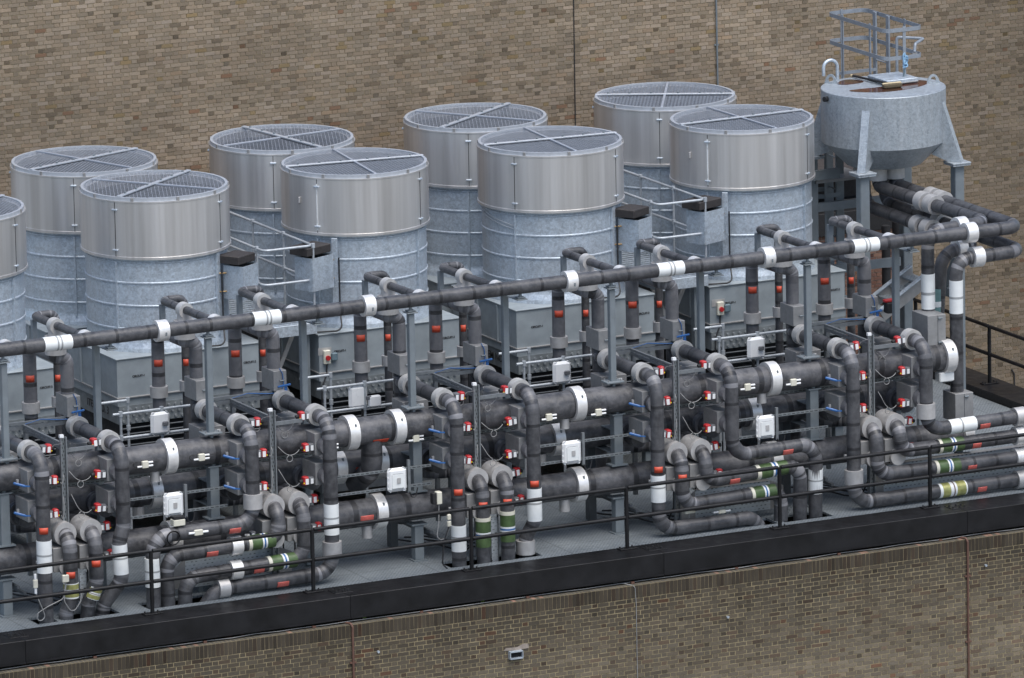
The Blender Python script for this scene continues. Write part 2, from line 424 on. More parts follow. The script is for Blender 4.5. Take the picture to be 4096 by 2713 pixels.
def railing(name, label, pts_posts, rails, ext):
    """pts_posts: list of base points; rails: heights"""
    t = thing(name, pts_posts[0], label, 'railing')
    for p in pts_posts:
        p = Vector(p)
        m = MB(); m.tube([p+Vector((0, 0, .01)), p+Vector((0, 0, 1.1))], .036, seg=14); po = m.build('post', M['black'], t)
        m = MB(); m.box(p+Vector((0, 0, .012)), (.34, .16, .016) if ext.x else (.34, .16, .016), bev=.003); m.build('base_plate', M['black'], po)
        for dx in (-.12, .12):
            for dy in (-.05, .05): one('cyl', p+Vector((dx, dy, .02)), p+Vector((dx, dy, .045)), .015, 8).build('anchor_bolt', M['blackm'], po)
    a = Vector(pts_posts[0])-ext; b = Vector(pts_posts[-1])+ext
    for h in rails:
        m = MB(); pp = [a]+[Vector(p) for p in pts_posts]+[b]
        for p, q in zip(pp, pp[1:]):
            d = (q-p).normalized()*.033
            m.tube([p+d+Vector((0, 0, h)), q-d+Vector((0, 0, h))], .035, seg=14)
        m.build('top_rail' if h > .9 else 'mid_rail', M['black'], t)
railing('front_railing', 'black tubular safety railing standing on the long front edge beam', [(3.036*i, 0, 0) for i in range(-1, 7)], (1.1, .565), Vector((3, 0, 0)))
railing('side_railing', 'black tubular safety railing on the right hand side beam before the wall', [(20.8, y, .15) for y in (1.7, 4.7, 7.75, 10.6)], (1.1, .565), Vector((0, 1.4, 0)))

# ------------------------------------------------------------------ brick walls
def pick(pal):
    t = random.random()*sum(w for w, _ in pal)
    for w, c in pal:
        t -= w
        if t <= 0: return c
    return pal[-1][1]
BACKPAL = [(34, (0.2249, 0.1782, 0.1292)), (28, (0.253, 0.2019, 0.148)), (16, (0.1934, 0.1545, 0.1103)), (9, (0.2699, 0.2163, 0.165)), (6, (0.2306, 0.173, 0.1184)), (4, (0.1462, 0.1133, 0.079)), (1.2, (0.18, 0.1081, 0.0674)), (2, (0.2024, 0.1493, 0.0807))]
FRONTPAL = [(34, (0.1262, 0.1049, 0.0773)), (28, (0.1477, 0.1228, 0.0898)), (16, (0.107, 0.0871, 0.0639)), (7, (0.1305, 0.0931, 0.0648)), (4, (0.0909, 0.0653, 0.0465)), (1.2, (0.1392, 0.0742, 0.0457)), (7, (0.1712, 0.1406, 0.0996))]
REDPAL = [(30, (.26, .14, .10)), (20, (.22, .115, .085)), (8, (.12, .06, .05)), (14, (.30, .18, .13))]
def wall(name, label, y, x0, x1, z0, z1, pal, mort, tone, depth=.5, soldier=False, header_tint=1.0, rec=.012, J=.013):
    t = thing(name, ((x0+x1)/2, y, z0), label, 'wall')
    m = MB(); tint = []
    H = .075; S_ = .225; Hh = .1125
    def brick(xa, xb, za, zb, c):
        j = [random.uniform(-.0035, .0035) for _ in range(8)]
        yy = y-random.uniform(0, .005); b = .006
        a = m.add([(xa+j[0], yy, za+j[1]), (xb+j[2], yy, za+j[3]), (xb+j[4], yy, zb+j[5]), (xa+j[6], yy, zb+j[7]),
                   (xa-.003, y+rec, za-.002), (xb+.002, y+rec, za-.002), (xb+.002, y+rec, zb+.002), (xa-.002, y+rec, zb+.002)])
        for q in ((0, 1, 2, 3), (4, 5, 1, 0), (5, 6, 2, 1), (6, 7, 3, 2), (7, 4, 0, 3)):
            m.face([a+k for k in q]); tint.append((c[0], c[1], c[2], 1))
    z = z1-(.235 if soldier else 0)
    if soldier:
        x = x0
        while x < x1:
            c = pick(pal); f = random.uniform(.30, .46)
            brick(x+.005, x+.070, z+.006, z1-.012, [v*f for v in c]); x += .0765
    row = 0
    while z > z0:
        x = x0-random.random()*.01+(.0 if row % 2 else -.16875)
        k = 0
        while x < x1:
            w = S_ if k % 2 == 0 else Hh
            c = pick(pal)
            if w == Hh and random.random() < .18: q_ = random.uniform(.58, .85); c = [v*q_ for v in c]
            f = tone(x, z)*random.uniform(.93, 1.07)
            g_ = random.uniform(-.025, .025)
            brick(x+J/2, x+w-J/2, z-H+J/2, z-J/2, (c[0]*f*(1+g_), c[1]*f, c[2]*f*(1-g_)))
            x += w; k += 1
        z -= H; row += 1
    m.build('brickwork', M['brick'], t, tint)
    zt = z1-(.232 if soldier else 0)
    m = MB(); m.box(((x0+x1)/2, y+rec-.004+depth/2, (z0+zt)/2), (x1-x0, depth, zt-z0)); m.build('mortar_bed', mort, t)
    if soldier:
        m = MB(); m.box(((x0+x1)/2, y+rec-.003+depth/2, (zt+z1)/2+.001), (x1-x0, depth, z1-zt-.002)); m.build('soldier_bed', M['mortard'], t)
    return t
def tone_back(x, z):
    n = noise.noise(Vector((x*.22, z*.55, 3)))*.28+noise.noise(Vector((x*.7, z*1.6, 9)))*.16
    f = 1.27+n
    f *= 1+.07*noise.noise(Vector((3.3, round(z/.075)*.9, 7)))
    e = noise.noise(Vector((x*.6, z*.6, 12)))*.5
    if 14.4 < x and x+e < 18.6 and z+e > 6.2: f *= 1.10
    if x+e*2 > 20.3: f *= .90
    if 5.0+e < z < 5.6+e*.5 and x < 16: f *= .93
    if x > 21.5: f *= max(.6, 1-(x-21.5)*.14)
    return f
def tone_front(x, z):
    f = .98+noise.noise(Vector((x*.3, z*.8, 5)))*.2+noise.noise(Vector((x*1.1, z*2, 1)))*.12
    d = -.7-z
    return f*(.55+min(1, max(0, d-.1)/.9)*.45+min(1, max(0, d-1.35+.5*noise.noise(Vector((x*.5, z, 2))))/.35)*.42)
wall('rear_wall', 'tall weathered brown brick wall rising behind the cooling plant', 12.2, .5, 26.2, -2.6, 9.6, BACKPAL, M['mortar1'], tone_back)
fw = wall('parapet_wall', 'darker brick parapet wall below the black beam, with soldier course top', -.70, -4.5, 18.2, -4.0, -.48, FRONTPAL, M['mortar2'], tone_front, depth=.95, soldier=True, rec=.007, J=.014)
def parapet_top():
    m = MB(); tint = []
    x = -4.5
    while x < 18.2:
        for (ya, yb) in ((-.70, -.485), (-.475, -.26), (-.25, -.04)):
            c = (.095, .088, .076); f = random.uniform(.82, 1.15)
            if random.random() < .10: c = (.27, .16, .125)
            h = -.478+random.uniform(-.002, .002)
            a = m.add([(x+.005, ya+.004, h), (x+.07, ya+.004, h), (x+.07, yb, h), (x+.005, yb, h)]); m.face([a, a+1, a+2, a+3]); tint.append((c[0]*f, c[1]*f, c[2]*f*.95, 1))
        x += .0765
    m.build('coping', M['brick'], fw, tint)
parapet_top()
# annexe behind the tank: red brick pier, dark lintel, felt roof
t = wall('brick_annexe', 'low red brick annexe with dark lintel and felt roof behind the tank', 10.4, 17.6, 20.15, -.1, 2.75, REDPAL, M['mortar3'], lambda x, z: 1.0, depth=1.6)
one('box', (18.85, 11.2, 2.98), (2.75, 1.75, .44), bev=.01).build('lintel', M['blackm'], t)
one('box', (18.3, 11.15, 3.93), (4.4, 1.9, .10), bev=.01).build('roof_edge', M['slabm'], t)
one('box', (18.3, 11.85, 3.55), (4.2, .5, .7)).build('recess_back', M['slabm'], t)
t['category'] = 'annexe'

def wallbits():
    t = tag(one('tube', [(14.4, 12.185, 9.5), (14.37, 12.185, 2.0)], .010, seg=8).build('drop_cable', M['bcable']), 'thin black cable running straight down the rear brick wall', 'cable')
    th_ = thing('wall_conduit', (17.41, 12.15, 6.5), 'slim grey conduit fixed down the rear wall above the right fans', 'conduit')
    one('tube', [(17.40, 12.165, 9.5), (17.43, 12.165, 3.0)], .018, seg=8).build('conduit_tube', M['steel'], th_)
    for z in (8.4, 7.3, 6.3, 5.2): one('box', (17.41, 12.18, z), (.09, .03, .03)).build('saddle_clip', M['steel'], th_)
    tag(one('tube', [(23.8, 12.18, -.75), (23.86, 12.18, -.85), (23.87, 12.18, -2.4)], .014, bend=.05, seg=8).build('stub_cable', M['bcable']), 'short thin black cable on the rear wall beyond the side railing', 'cable')
    for x, lab in ((3.42, 'rusty brown conduit running down the parapet wall near bottom left'), (15.53, 'rusty brown conduit running down the parapet wall near bottom right')):
        th_ = thing('wall_conduit', (x, -.73, -1), lab, 'conduit', 'brown conduits on the parapet wall')
        one('tube', [(x-.12, -.42, -.462), (x-.02, -.70, -.462), (x, -.725, -.52), (x, -.725, -4)], .021, bend=.03, seg=8).build('conduit_tube', M['brown'], th_)
        for z in (-1.15, -2.35, -3.4): one('box', (x, -.715, z), (.12, .035, .028)).build('saddle_clip', M['brown'], th_)
    # lightning tape draped along the parapet
    pts = []
    x = -4.2
    while x < 18:
        pts.append((x, -.58+random.uniform(-.025, .025), -.455+random.uniform(0, .014))); x += .45
    th_ = thing('earth_cable', (6, -.6, -.45), 'thin white cable clipped along the top of the parapet wall', 'cable')
    one('tube', pts, .007, bend=.3, seg=6, fine=0).build('cable_run', M['cable'], th_)
    m = MB()
    for x in [i*2.05-3.4 for i in range(11)]: m.box((x, -.585, -.455), (.06, .05, .035))
    m.build('clip_row', M['brown'], th_)
    tag(one('tube', [(8.62, -.4, -.462), (8.75, -.6, -.455), (8.88, -.715, -.49), (8.90, -.716, -.8), (8.90, -.716, -4)], .0065, bend=.06, seg=6).build('drop_cable', M['cable']), 'thin white cable hanging down the parapet wall left of centre right', 'cable')
    USED.clear()
    th_ = thing('wall_vent', (6.527, -.7, -1.41), 'small rectangular metal vent sleeve set in the parapet wall', 'vent')
    m = MB(); w, h = .24, .12
    for dx, dz, sx, sz in ((-w/2, 0, .012, h), (w/2, 0, .012, h), (0, h/2, w, .012), (0, -h/2, w, .012)):
        m.box((6.527+dx, -.735, -1.41+dz), (sx+.002, .09, sz+.010))
    m.build('sleeve', M['galv'], th_)
    one('box', (6.527, -.711, -1.41), (w-.014, .01, h-.014)).build('opening', M['dark'], th_)
    m = MB(); i = [(-.22, .085), (-.18, .13), (.05, .125), (.16, .17), (.26, .16), (.27, .08), (.05, .07)]
    m.prism([(6.527+a, -.712, -1.41+b) for a, b in i], (0, .004, 0)); m.build('mortar_patch', plain('mortar_smear', (.27, .23, .195), .9, 0, .25, 12), th_)
    for x, lab in ((3.75, 'tiny green weed growing on the parapet top at left'), (6.02, 'tiny green weed growing on the parapet top above the vent')):
        m = MB()
        for k in range(9):
            a = random.uniform(0, 6.28); h = random.uniform(.05, .11); p = Vector((x+random.uniform(-.02, .02), -.52, -.475)); q = p+Vector((math.cos(a)*.04, math.sin(a)*.04, h)); n = Vector((-math.sin(a), math.cos(a), 0))*.008
            i = m.add([p-n, p+n, (p+q)/2+n*1.6+Vector((0, 0, .01)), q, (p+q)/2-n*1.6+Vector((0, 0, .01))]); m.face([i, i+1, i+2, i+3, i+4])
        tag(m.build('weed', M['weed']), lab, 'weed', 'weeds on the parapet')
    for x, z in ((3.9, -1.02), (10.7, -1.28), (15.9, -1.0)):
        tag(one('cyl', (x, -.74, z), (x, -.69, z), .022, 10).build('wall_stud', M['galv']), {3.9: 'small round metal stud in the parapet wall at lower left', 10.7: 'small round metal stud in the parapet wall right of the vent', 15.9: 'small round metal stud in the parapet wall by right conduit'}[x], 'stud', 'studs in the parapet wall')
wallbits()

# ------------------------------------------------------------------ cooling towers
FX0, FY, BY = 2.916, 6.0, 8.78
def make_tower():
    t = thing('cooling_tower', (0, 0, 0), None, 'cooling tower', 'round fan cooling towers in two rows')
    W = 2.78; Dp = 2.6
    # casing: upper box, roof sheet, flange and ribs
    m = MB(); m.box((0, 0, 3.03), (W, Dp, .70)); m.build('casing', M['casing'], t)
    m = MB(); m.box((0, 0, 3.385), (W+.05, Dp+.05, .02), bev=.004); r = m.build('casing_roof', M['casing'], t)
    m = MB(); m.box((0, 0, 2.69), (W+.06, Dp+.10, .025), bev=.004); m.build('joint_flange', M['galvbox'], t)
    m = MB(); m.box((0, 0, 2.61), (W+.02, Dp+.03, .13)); m.build('lower_strip', M['casing'], t)
    m = MB()
    for y in (-.55, .25, .9): m.box((-W/2-.015, y, 3.03), (.03, .04, .66))
    for y in (-.55, .25, .9): m.box((W/2+.015, y, 3.03), (.03, .04, .66))
    m.build('stiffener_ribs', M['casing'], t)
    m = MB(); m.box((0, 0, 2.38), (W-.02, Dp+.06, .33)); co = m.build('coil_header', M['coil'], t)
    pl = None
    for rr in range(3):
        n = 21
        for k in range(n):
            p = Vector((-W/2+.09+(k+(.5 if rr % 2 else 0))*(W-.16)/n, -Dp/2-.03, 2.27+rr*.105))
            if pl is None:
                pl = one('cyl', (0, 0, 0), (0, -.03, 0), .026, 8).build('plug', M['plug'], co); pl.location = p
            else:
                q = pl.copy(); COL.objects.link(q); q.parent = co; q.location = p
    # louvred inlet and basin
    m = MB()
    for k in range(9):
        z = 2.12-k*.1
        m.box((0, -Dp/2-.01, z), (W-.06, .09, .018), mat=Matrix.Rotation(R(-32), 3, 'X'))
    m.build('inlet_louvres', M['steeld'], t)
    m = MB(); m.box((0, 0, 1.72), (W-.1, Dp-.1, .98)); m.build('inlet_core', M['blackm'], t)
    m = MB(); m.box((0, 0, .85), (W, Dp, .72), bev=.01); m.build('basin', M['steeld'], t)
    for sx in (-1, 1):
        for sy in (-1, 1): one('box', (sx*(W/2-.12), sy*(Dp/2-.12), .245), (.16, .16, .49)).build('leg', M['steel'], t)
    # fan stack
    m = MB()
    m.lathe([(1.315, 3.396), (1.305, 3.46), (1.27, 3.56), (1.262, 3.60), (1.262, 5.10)])
    st = m.build('fan_stack', M['galv'], t)
    m = MB()
    for z in (3.80, 4.22, 4.63, 5.0):
        m.lathe([(1.262, z-.022), (1.278, z-.010), (1.278, z+.010), (1.262, z+.022)])
    m.build('swage_bands', M['galv'], st)
    for a in (-147, -57, 33, 123):
        m = MB(); c, s_ = math.cos(R(a)), math.sin(R(a))
        m.box((c*1.285, s_*1.285, 4.28), (.045, .03, 1.46), rz=R(a)); m.build('stack_seam', M['galv'], st)
    m = MB()
    m.lathe([(1.20, 5.06), (1.334, 5.06), (1.334, 5.105), (1.322, 5.11), (1.322, 6.07), (1.330, 6.075), (1.330, 6.10), (1.20, 6.10), (1.20, 5.06)], seg=96)
    cw = m.build('cowl', M['stain'], t)
    for a in (-146, -54, 36, 126):
        c, s_ = math.cos(R(a)), math.sin(R(a))
        one('box', (c*1.323, s_*1.323, 5.59), (.006, .010, .97), rz=R(a)).build('seam', M['dark'], cw)
        for z in (5.22, 5.94): one('box', (c*1.335, s_*1.335, z), (.035, .11, .03), rz=R(a), bev=.006).build('latch', M['galv'], cw)
    # grille
    g = bpy.data.objects.new('fan_guard', None)
    m = MB()
    m.lathe([(1.25, 6.10), (1.30, 6.10), (1.30, 6.165), (1.25, 6.165), (1.25, 6.10)], seg=96)
    gr = m.build('fan_guard', M['rimzinc'], t)
    bpy.data.objects.remove(g)
    m = MB(); Rr = 1.25; sp = .066
    for fam in (R(31), R(-31)):
        d = Vector((math.cos(fam), math.sin(fam), 0)); nrm = Vector((-d.y, d.x, 0))
        k = -int(Rr/sp)
        while k*sp < Rr:
            h = math.sqrt(max(0, Rr*Rr-(k*sp)**2))
            if h > .05: m.box(nrm*(k*sp)+Vector((0, 0, 6.14)), (2*h, .006, .0055), rz=fam)
            k += 1
    m.build('wire_mesh', M['meshzinc'], gr)
    one('box', (0, 0, 6.175), (2.58, .085, .025), bev=.004).build('cross_bar', M['rimzinc'], gr)
    one('box', (0, 0, 6.16), (.045, 2.5, .03), bev=.004).build('cross_bar', M['meshzinc'], gr)
    for k in (-1.05, -.65, -.25, .25, .65, 1.05): one('cyl', (k, 0, 6.187), (k, 0, 6.215), .022, 8).build('bar_bolt', M['steel'], gr)
    for k in range(10):
        a = 2*PI*k/10+.2
        one('box', (math.cos(a)*1.306, math.sin(a)*1.306, 6.128), (.026, .05, .078), rz=a, bev=.004).build('rim_clip', M['galvbox'], gr)
    # shade inside the stack, painted as a near-black disc under the mesh
    one('lathe', [(.001, 5.97), (1.25, 5.97)], seg=48).build('shade_disc', M['blackm'], t)
    return t
proto = make_tower()
TL = {-1: 'front row cooling tower cut off by the left edge of the photo', 0: 'front row cooling tower lettered ITEM NO. 3 on its side', 1: 'front row cooling tower with red isolator switch, third from left', 2: 'front row cooling tower lettered ITEM NO. 5 on its side', 3: 'front row cooling tower nearest the raised tank'}
TB = {0: 'rear row cooling tower standing furthest left', 1: 'rear row cooling tower, second from the left', 2: 'rear row cooling tower, third from the left', 3: 'rear row cooling tower furthest right, highest in the photo'}
ROT = {('f', -1): 20, ('f', 0): 37, ('f', 1): -8, ('f', 2): -5, ('f', 3): 2, ('b', 0): 19, ('b', 1): 98, ('b', 2): 35, ('b', 3): -30}
towers = {}
first = True
for row, lst, y, dx in (('f', TL, FY, 0), ('b', TB, BY, -.13)):
    for i in lst:
        loc = (FX0+dx+i*PITCH, y, 0)
        if first: t = proto; t.location = loc; tag(t, lst[i], None); first = False
        else: t = dup(proto, loc, lst[i])
        towers[row, i] = t
        for ch in t.children:
            if ch.name.startswith('fan_guard'): ch.rotation_euler.z = R(ROT[row, i])
            if row == 'b' and ch.name.startswith(('cowl', 'fan_stack')): ch.rotation_euler.z = R(24)
            if row == 'f' and i in (0, 2) and False: pass
# tower extras: stencils, motor covers, switches, handles
RX = (R(90), 0, 0)
for i in BAYS:
    t = towers['f', i]; x = FX0+i*PITCH; yf = FY-1.3-.006
    text('CIRCUIT-1', .052, (x-.98, yf, 3.05), RX, M['ink'], t); text('CIRCUIT-2', .052, (x+1.17, yf, 3.05), RX, M['ink'], t)
    if i in (0, 2): text('ITEM NO. %d' % (i+3), .19, (x-1.404, 5.55, 2.39), (R(90), 0, R(-90)), M['ink'], t, th=.002)
def motor(i, cx, cy, rot, A, B, bx, by, baz):
    t = towers['f', i]; x = FX0+i*PITCH
    X = Matrix.Rotation(rot, 3, 'Z')
    m = MB(); c = Vector((x+cx, FY+cy, 0))
    w = .008
    z0, z1 = 4.2, 4.80
    for s_ in (-1, 1):
        m.box(c+X@Vector((s_*A/2, 0, (z0+z1)/2)), (w, B, z1-z0), rz=rot)
        m.box(c+X@Vector((0, s_*B/2, (z0+z1)/2)), (A-w*2, w, z1-z0), rz=rot)
    cov = m.build('motor_cover', M['galv'], t)
    one('box', c+X@Vector((-.04, .05, 4.91)), (A*1.12, B*1.05, .15), rz=rot, bev=.012).build('lid', M['lid'], cov)
    one('box', c+Vector((0, 0, 4.76)), (A-.02, B-.02, .02), rz=rot).build('motor_recess', M['dark'], cov)
    m = MB()
    b = Vector((x+bx, FY+by, 0))
    m.box(b+Vector((0, 0, 4.42)), (.05, .10, 1.25), rz=R(baz), bev=.004); m.build('mount_strip', M['galv'], t)
    m = MB()
    d = (c-b).normalized()
    for z in (4.33, 4.66): one('cyl', b+Vector((0, 0, z)), b+d*.42+Vector((0, -.05, z)), .014, 8).build('stud', M['brass'], cov)
    one('tube', [b+Vector((.05, -.06, 4.7)), b+Vector((.05, -.07, 3.75)), b+Vector((-.05, -.35, 3.44)), b+Vector((-.45, -.15, 3.42))], .016, bend=.12, seg=6).build('power_cable', M['bcable'], t)
motor(0, 1.12, -1.13, R(30), .46, .42, .70, -1.08, -57)
motor(1, -1.36, -1.12, R(22), .55, .42, -.93, -1.07, -130)
motor(2, 1.12, -1.13, R(30), .46, .42, .70, -1.08, -57)
motor(3, -1.36, -1.12, R(22), .55, .42, -.93, -1.07, -130)
def switch(i, dx, wh=True):
    t = towers['f', i]; x = FX0+i*PITCH+dx
    b = one('box', (x, 4.655, 2.98), (.13, .07, .25), bev=.012).build('isolator_switch', M['cream'], t)
    one('cyl', (x, 4.62, 2.97), (x, 4.585, 2.97), .045, 14).build('red_knob', M['red'], b)
    b2 = one('box', (x+.15, 4.66, 2.97), (.12, .07, .15), bev=.02).build('control_button', M['bluegrey'], t)
    one('box', (x-.02, 4.692, 3.08), (.26, .006, .13)).build('backing_plate', M['alud'], t)
    one('tube', [(x, 4.66, 2.85), (x-.01, 4.66, 2.66), (x-.12, 4.63, 2.45), (x-.14, 4.62, 1.6)], .015, bend=.06, seg=6).build('switch_cable', M['bcable'], t)
switch(1, -1.26); switch(3, -1.2)
for i in (1, 3):
    c = [o for o in towers['f', i].children if o.name.startswith('cowl')][0]
    a = R(-146); x = FX0+i*PITCH
    m = MB()
    for z, h in ((5.55, .55), (5.25, .2), (5.9, .18)): m.box((x+math.cos(a)*1.327, FY+math.sin(a)*1.327, z), (.006, .018+.01*random.random(), h), rz=a)
    m.build('torn_sealant', M['white'], c)
    a = R(-163)
    one('box', (x+math.cos(a)*1.34, FY+math.sin(a)*1.34, 5.66), (.04, .05, .13), rz=a, bev=.015).build('handle', M['alud'], c)
for i in (2,):
    c = [o for o in towers['f', i].children if o.name.startswith('fan_stack')][0]
    x = FX0+i*PITCH; m = MB()
    for dz in (0, .06):
        pts = [(x+math.cos(R(a))*1.285, FY+math.sin(R(a))*1.285, 4.96+dz-(a+200)*.0042) for a in range(-195, -146, 6)]
        m.tube(pts, .007, seg=6, fine=0)
    m.build('wire_stay', M['rail'], c)

# ------------------------------------------------------------------ fan deck walkways between towers
def walkway(i, where):
    x0 = FX0+i*PITCH+1.42; x1 = x0+1.02; zf = 3.63
    t = thing('walkway_platform', (x0+.5, 4.7, zf), 'galvanised platform bridging the gap between two front towers, '+where, 'platform', 'platforms between the towers')
    one('box', ((x0+x1)/2+.02, 4.66, zf-.10), (1.04, .05, .20), bev=.004).build('edge_channel', M['galv'], t)
    m = MB()
    for k in range(34): m.box(((x0+x1)/2, 4.74+k*.16, zf-.01), (.96, .05, .03))
    m.build('floor_bars', M['galv'], t)
    for s_ in (0, 1): one('box', (x0+.04 if s_ == 0 else x1-.02, 7.4, zf-.1), (.05, 5.4, .18)).build('side_channel', M['steeld'], t)
    one('box', (x1-.12, 4.85, 1.75), (.13, .13, 3.5)).build('post', M['steel'], t)
    m = MB()
    for a, b in (((x0+.06, 4.95, 3.45), (x0+.72, 4.95, 2.1)), ((x0+.72, 4.95, 3.4), (x0+.1, 4.95, 2.1))):
        d = Vector(b)-Vector(a); an = math.atan2(d.x, -d.z)
        m.box((Vector(a)+Vector(b))/2, (.07, .03, d.length), mat=Matrix.Rotation(-an, 3, 'Y'))
    m.build('cross_brace', M['galvbox'], t)
    one('box', ((x0+x1)/2, 6.6, 1.8), (.9, .05, 3.2)).build('rear_panel', M['blackm'], t)
    r = thing('guard_rail', (x0+.5, 4.7, zf), 'galvanised tube handrail wrapping the platform between towers, '+where, 'handrail', 'handrails on the tower platforms')
    ra = .024
    xl, xr = x0+.06, x1+.0
    ztop, zmid = 5.02, 4.40
    one('tube', [(xl, 9.8, ztop), (xl, 4.66, ztop), (xr, 4.66, ztop), (xr, 9.8, ztop)], ra, bend=.12, seg=10).build('top_rail', M['rail'], r)
    one('tube', [(xl, 9.8, zmid), (xl, 4.66, zmid), (xr, 4.66, zmid), (xr, 9.8, zmid)], ra, bend=.12, seg=10).build('mid_rail', M['rail'], r)
    for p in ((xl, 4.95), (xl, 6.4), (xl, 7.9), (xr, 4.66), (xr, 5.9), (xr, 7.2), (xr, 8.5)):
        po = one('tube', [(p[0], p[1], zf-.15), (p[0], p[1], ztop)], .022, seg=10).build('rail_post', M['rail'], r)
        for z in (ztop, zmid): one('cyl', (p[0], p[1], z-.04), (p[0], p[1], z+.04), .036, 10).build('clamp_fitting', M['rail'], po)
walkway(0, 'left pair'); walkway(2, 'right pair')

# lower tube rails in front of the coolers
def low_rail(i, where):
    x = FX0+i*PITCH
    r = thing('guard_rail', (x-1, 3.2, 1.7), 'grey tube rail crossing low before the coil plugs, '+where, 'handrail', 'low tube rails before the coolers')
    xa, xb = x-2.15, x-.62
    for z in (2.77, 2.34): one('tube', [(xa, 3.2, z), (xb, 3.2, z)], .026, seg=10).build('top_rail' if z > 2.5 else 'mid_rail', M['rail'], r)
    one('tube', [(xa, 3.9, 2.83), (x-1.55, 3.9, 2.83)], .026, seg=10).build('return_rail', M['rail'], r)
    for px, py, zt in ((x-1.55, 3.9, 2.83), (x-2.0, 3.2, 2.77), (x-1.22, 3.2, 2.77)):
        po = one('tube', [(px, py, .02), (px, py, zt)], .024, seg=10).build('rail_post', M['rail'], r)
        for z in (zt, 2.34): one('cyl', (px, py, z-.045), (px, py, z+.045), .038, 10).build('clamp_fitting', M['rail'], po)
    # white housing hung on the rail
    w = thing('floodlight', (x-1.2, 3.12, 2.5), 'white rounded floodlight housing seen from behind, clamped to low rail '+where, 'floodlight', 'white floodlights on the low rails')
    hx = x-1.22-(.10 if i == 1 else .05)
    one('box', (hx-.02, 3.13 if i != 1 else 3.24, 2.54), (.36, .10, .40), bev=.055).build('housing', M['whitep'], w)
    one('box', (x-1.22, 3.05, 2.54), (.10, .06, .07), bev=.01).build('clamp', M['grey'], w)
    if i == 1: one('box', (x-1.10, 3.06, 2.47), (.22, .10, .19), bev=.015).build('junction_box', M['whitep'], w)
for i in (0, 1, 2, 3): low_rail(i, BAY[i])

# ------------------------------------------------------------------ overhead header and its posts
def header():
    t = thing('header_pipe', (6, YC, HZ), 'long lagged overhead header pipe on posts, looping back under the tank', 'pipe')
    one('tube', [(-5, YC, HZ), (17.69, YC, HZ), (17.72, 5.80, HZ), (17.72, 5.80, 5.03)], .122, bend=.25, seg=20, wob=.008, wrap=True).build('lagging', M['lag'], t)
    for i in range(-1, 4):
        x = .82+i*3.915
        if x > -4 and i >= 0:
            c = one('cyl', (x-.10, YC, HZ), (x+.10, YC, HZ), .185, 28).build('collar', M['alu'], t)
            one('box', (x+.02, YC-.19, HZ-.03), (.02, .03, .06)).build('catch', M['steel'], c)
        b = one('cyl', (x-.5+1.36-.42, YC, HZ), (x-.5+1.36-.42+.5, YC, HZ), .1235, 22)
    for i in range(-1, 4):
        x = 2.80+i*3.915
        if i == 1: continue
        w = one('cyl', (x-.26, YC, HZ), (x+.25, YC, HZ), .126, 24).build('white_tape', M['white'], t)
        m = MB(); m.cyl((x-.035, YC, HZ), (x-.005, YC, HZ), .128, 24); m.cyl((x+.035, YC, HZ), (x+.065, YC, HZ), .128, 24); m.build('arrow_bands', M['tapegrey'], w)
    x = 10.48
    one('cyl', (16.58, YC, HZ), (16.78, YC, HZ), .185, 28).build('collar', M['alu'], t)
    for y in (4.0, 4.34): one('cyl', (17.71, y-.12, HZ), (17.71, y+.12, HZ), .18, 26).build('collar', M['alud'], t)
    one('cyl', (17.72, 5.80, 4.76), (17.72, 5.80, 5.03), .19, 26).build('collar', M['alud'], t)
header()
POSTX = [-2.12, -.13, 1.70, 3.78, 5.56, 7.69, 9.47, 11.56, 13.38, 15.51]
for k, x in enumerate(POSTX):
    x += 0
    desc = 'grey square steel post carrying the overhead header, '
    where = ['cropped by left edge', 'second from left', 'third from left', 'fourth from left', 'fifth from left', 'fifth from right', 'fourth from right', 'third from right', 'second from right', 'furthest right'][k]
    t = thing('header_post', (x, YC, 2.7), desc+where, 'post', 'header posts')
    zb = 2.74 if k % 2 == 0 else .02
    yy = YC if k % 2 == 0 else YC+.62
    if k % 2: zb = .02
    one('box', (x, yy, (zb+4.40)/2), (.11, .11, 4.40-zb), bev=.008).build('shaft', M['steel'], t)
    m = MB(); m.box((x, YC+(yy-YC)/2, 4.425), (.20, .20+abs(yy-YC), .018), bev=.003); m.box((x, YC, 4.455), (.14, .14, .016)); m.cyl((x, YC, 4.44), (x, YC, 4.52), .03, 8); m.build('saddle', M['steel'], t)
    if k % 2 == 0:
        m = MB(); m.box((x, YC, 2.745), (.34, .26, .03), bev=.004); b = m.build('base_plate', M['steel'], t)
        for dx in (-.12, .12):
            for dy in (-.08, .08): one('cyl', (x+dx, YC+dy, 2.70), (x+dx, YC+dy, 2.79), .012, 8).build('plate_bolt', M['galvbox'], b)
        one('box', (x, YC, 2.70), (.05, .12, .09)).build('pipe_clip', M['steel'], t)

# columns under the main pipes (sections between the big pipes)
for k, x in enumerate([-2.20, 1.72, 5.60, 9.53, 13.45]):
    b = BAY[k-1]
    t = thing('pipe_column', (x, YC, 0), 'grey steel column standing on the deck under the big pipes '+b, 'column', 'pipe support columns')
    one('box', (x, YC, .33), (.17, .17, .62), bev=.008).build('lower_section', M['steel'], t)
    m = MB(); m.box((x, YC, .655), (.30, .22, .025)); m.box((x, YC, 1.245), (.32, .24, .025)); m.box((x, YC, 2.16), (.26, .22, .022)); m.box((x, YC, .012), (.26, .24, .02)); m.build('flange_plates', M['steel'], t)
    one('box', (x, YC, 1.70), (.17, .17, .90), bev=.008).build('upper_section', M['steel'], t)
    one('box', (x, YC, 2.2), (.06, .12, .10)).build('pipe_clip', M['steel'], t)
    m = MB()
    for z in (1.44, 1.86): m.box((x, YC+.45, z), (.16, .75, .02))
    m.build('side_brackets', M['steel'], t)

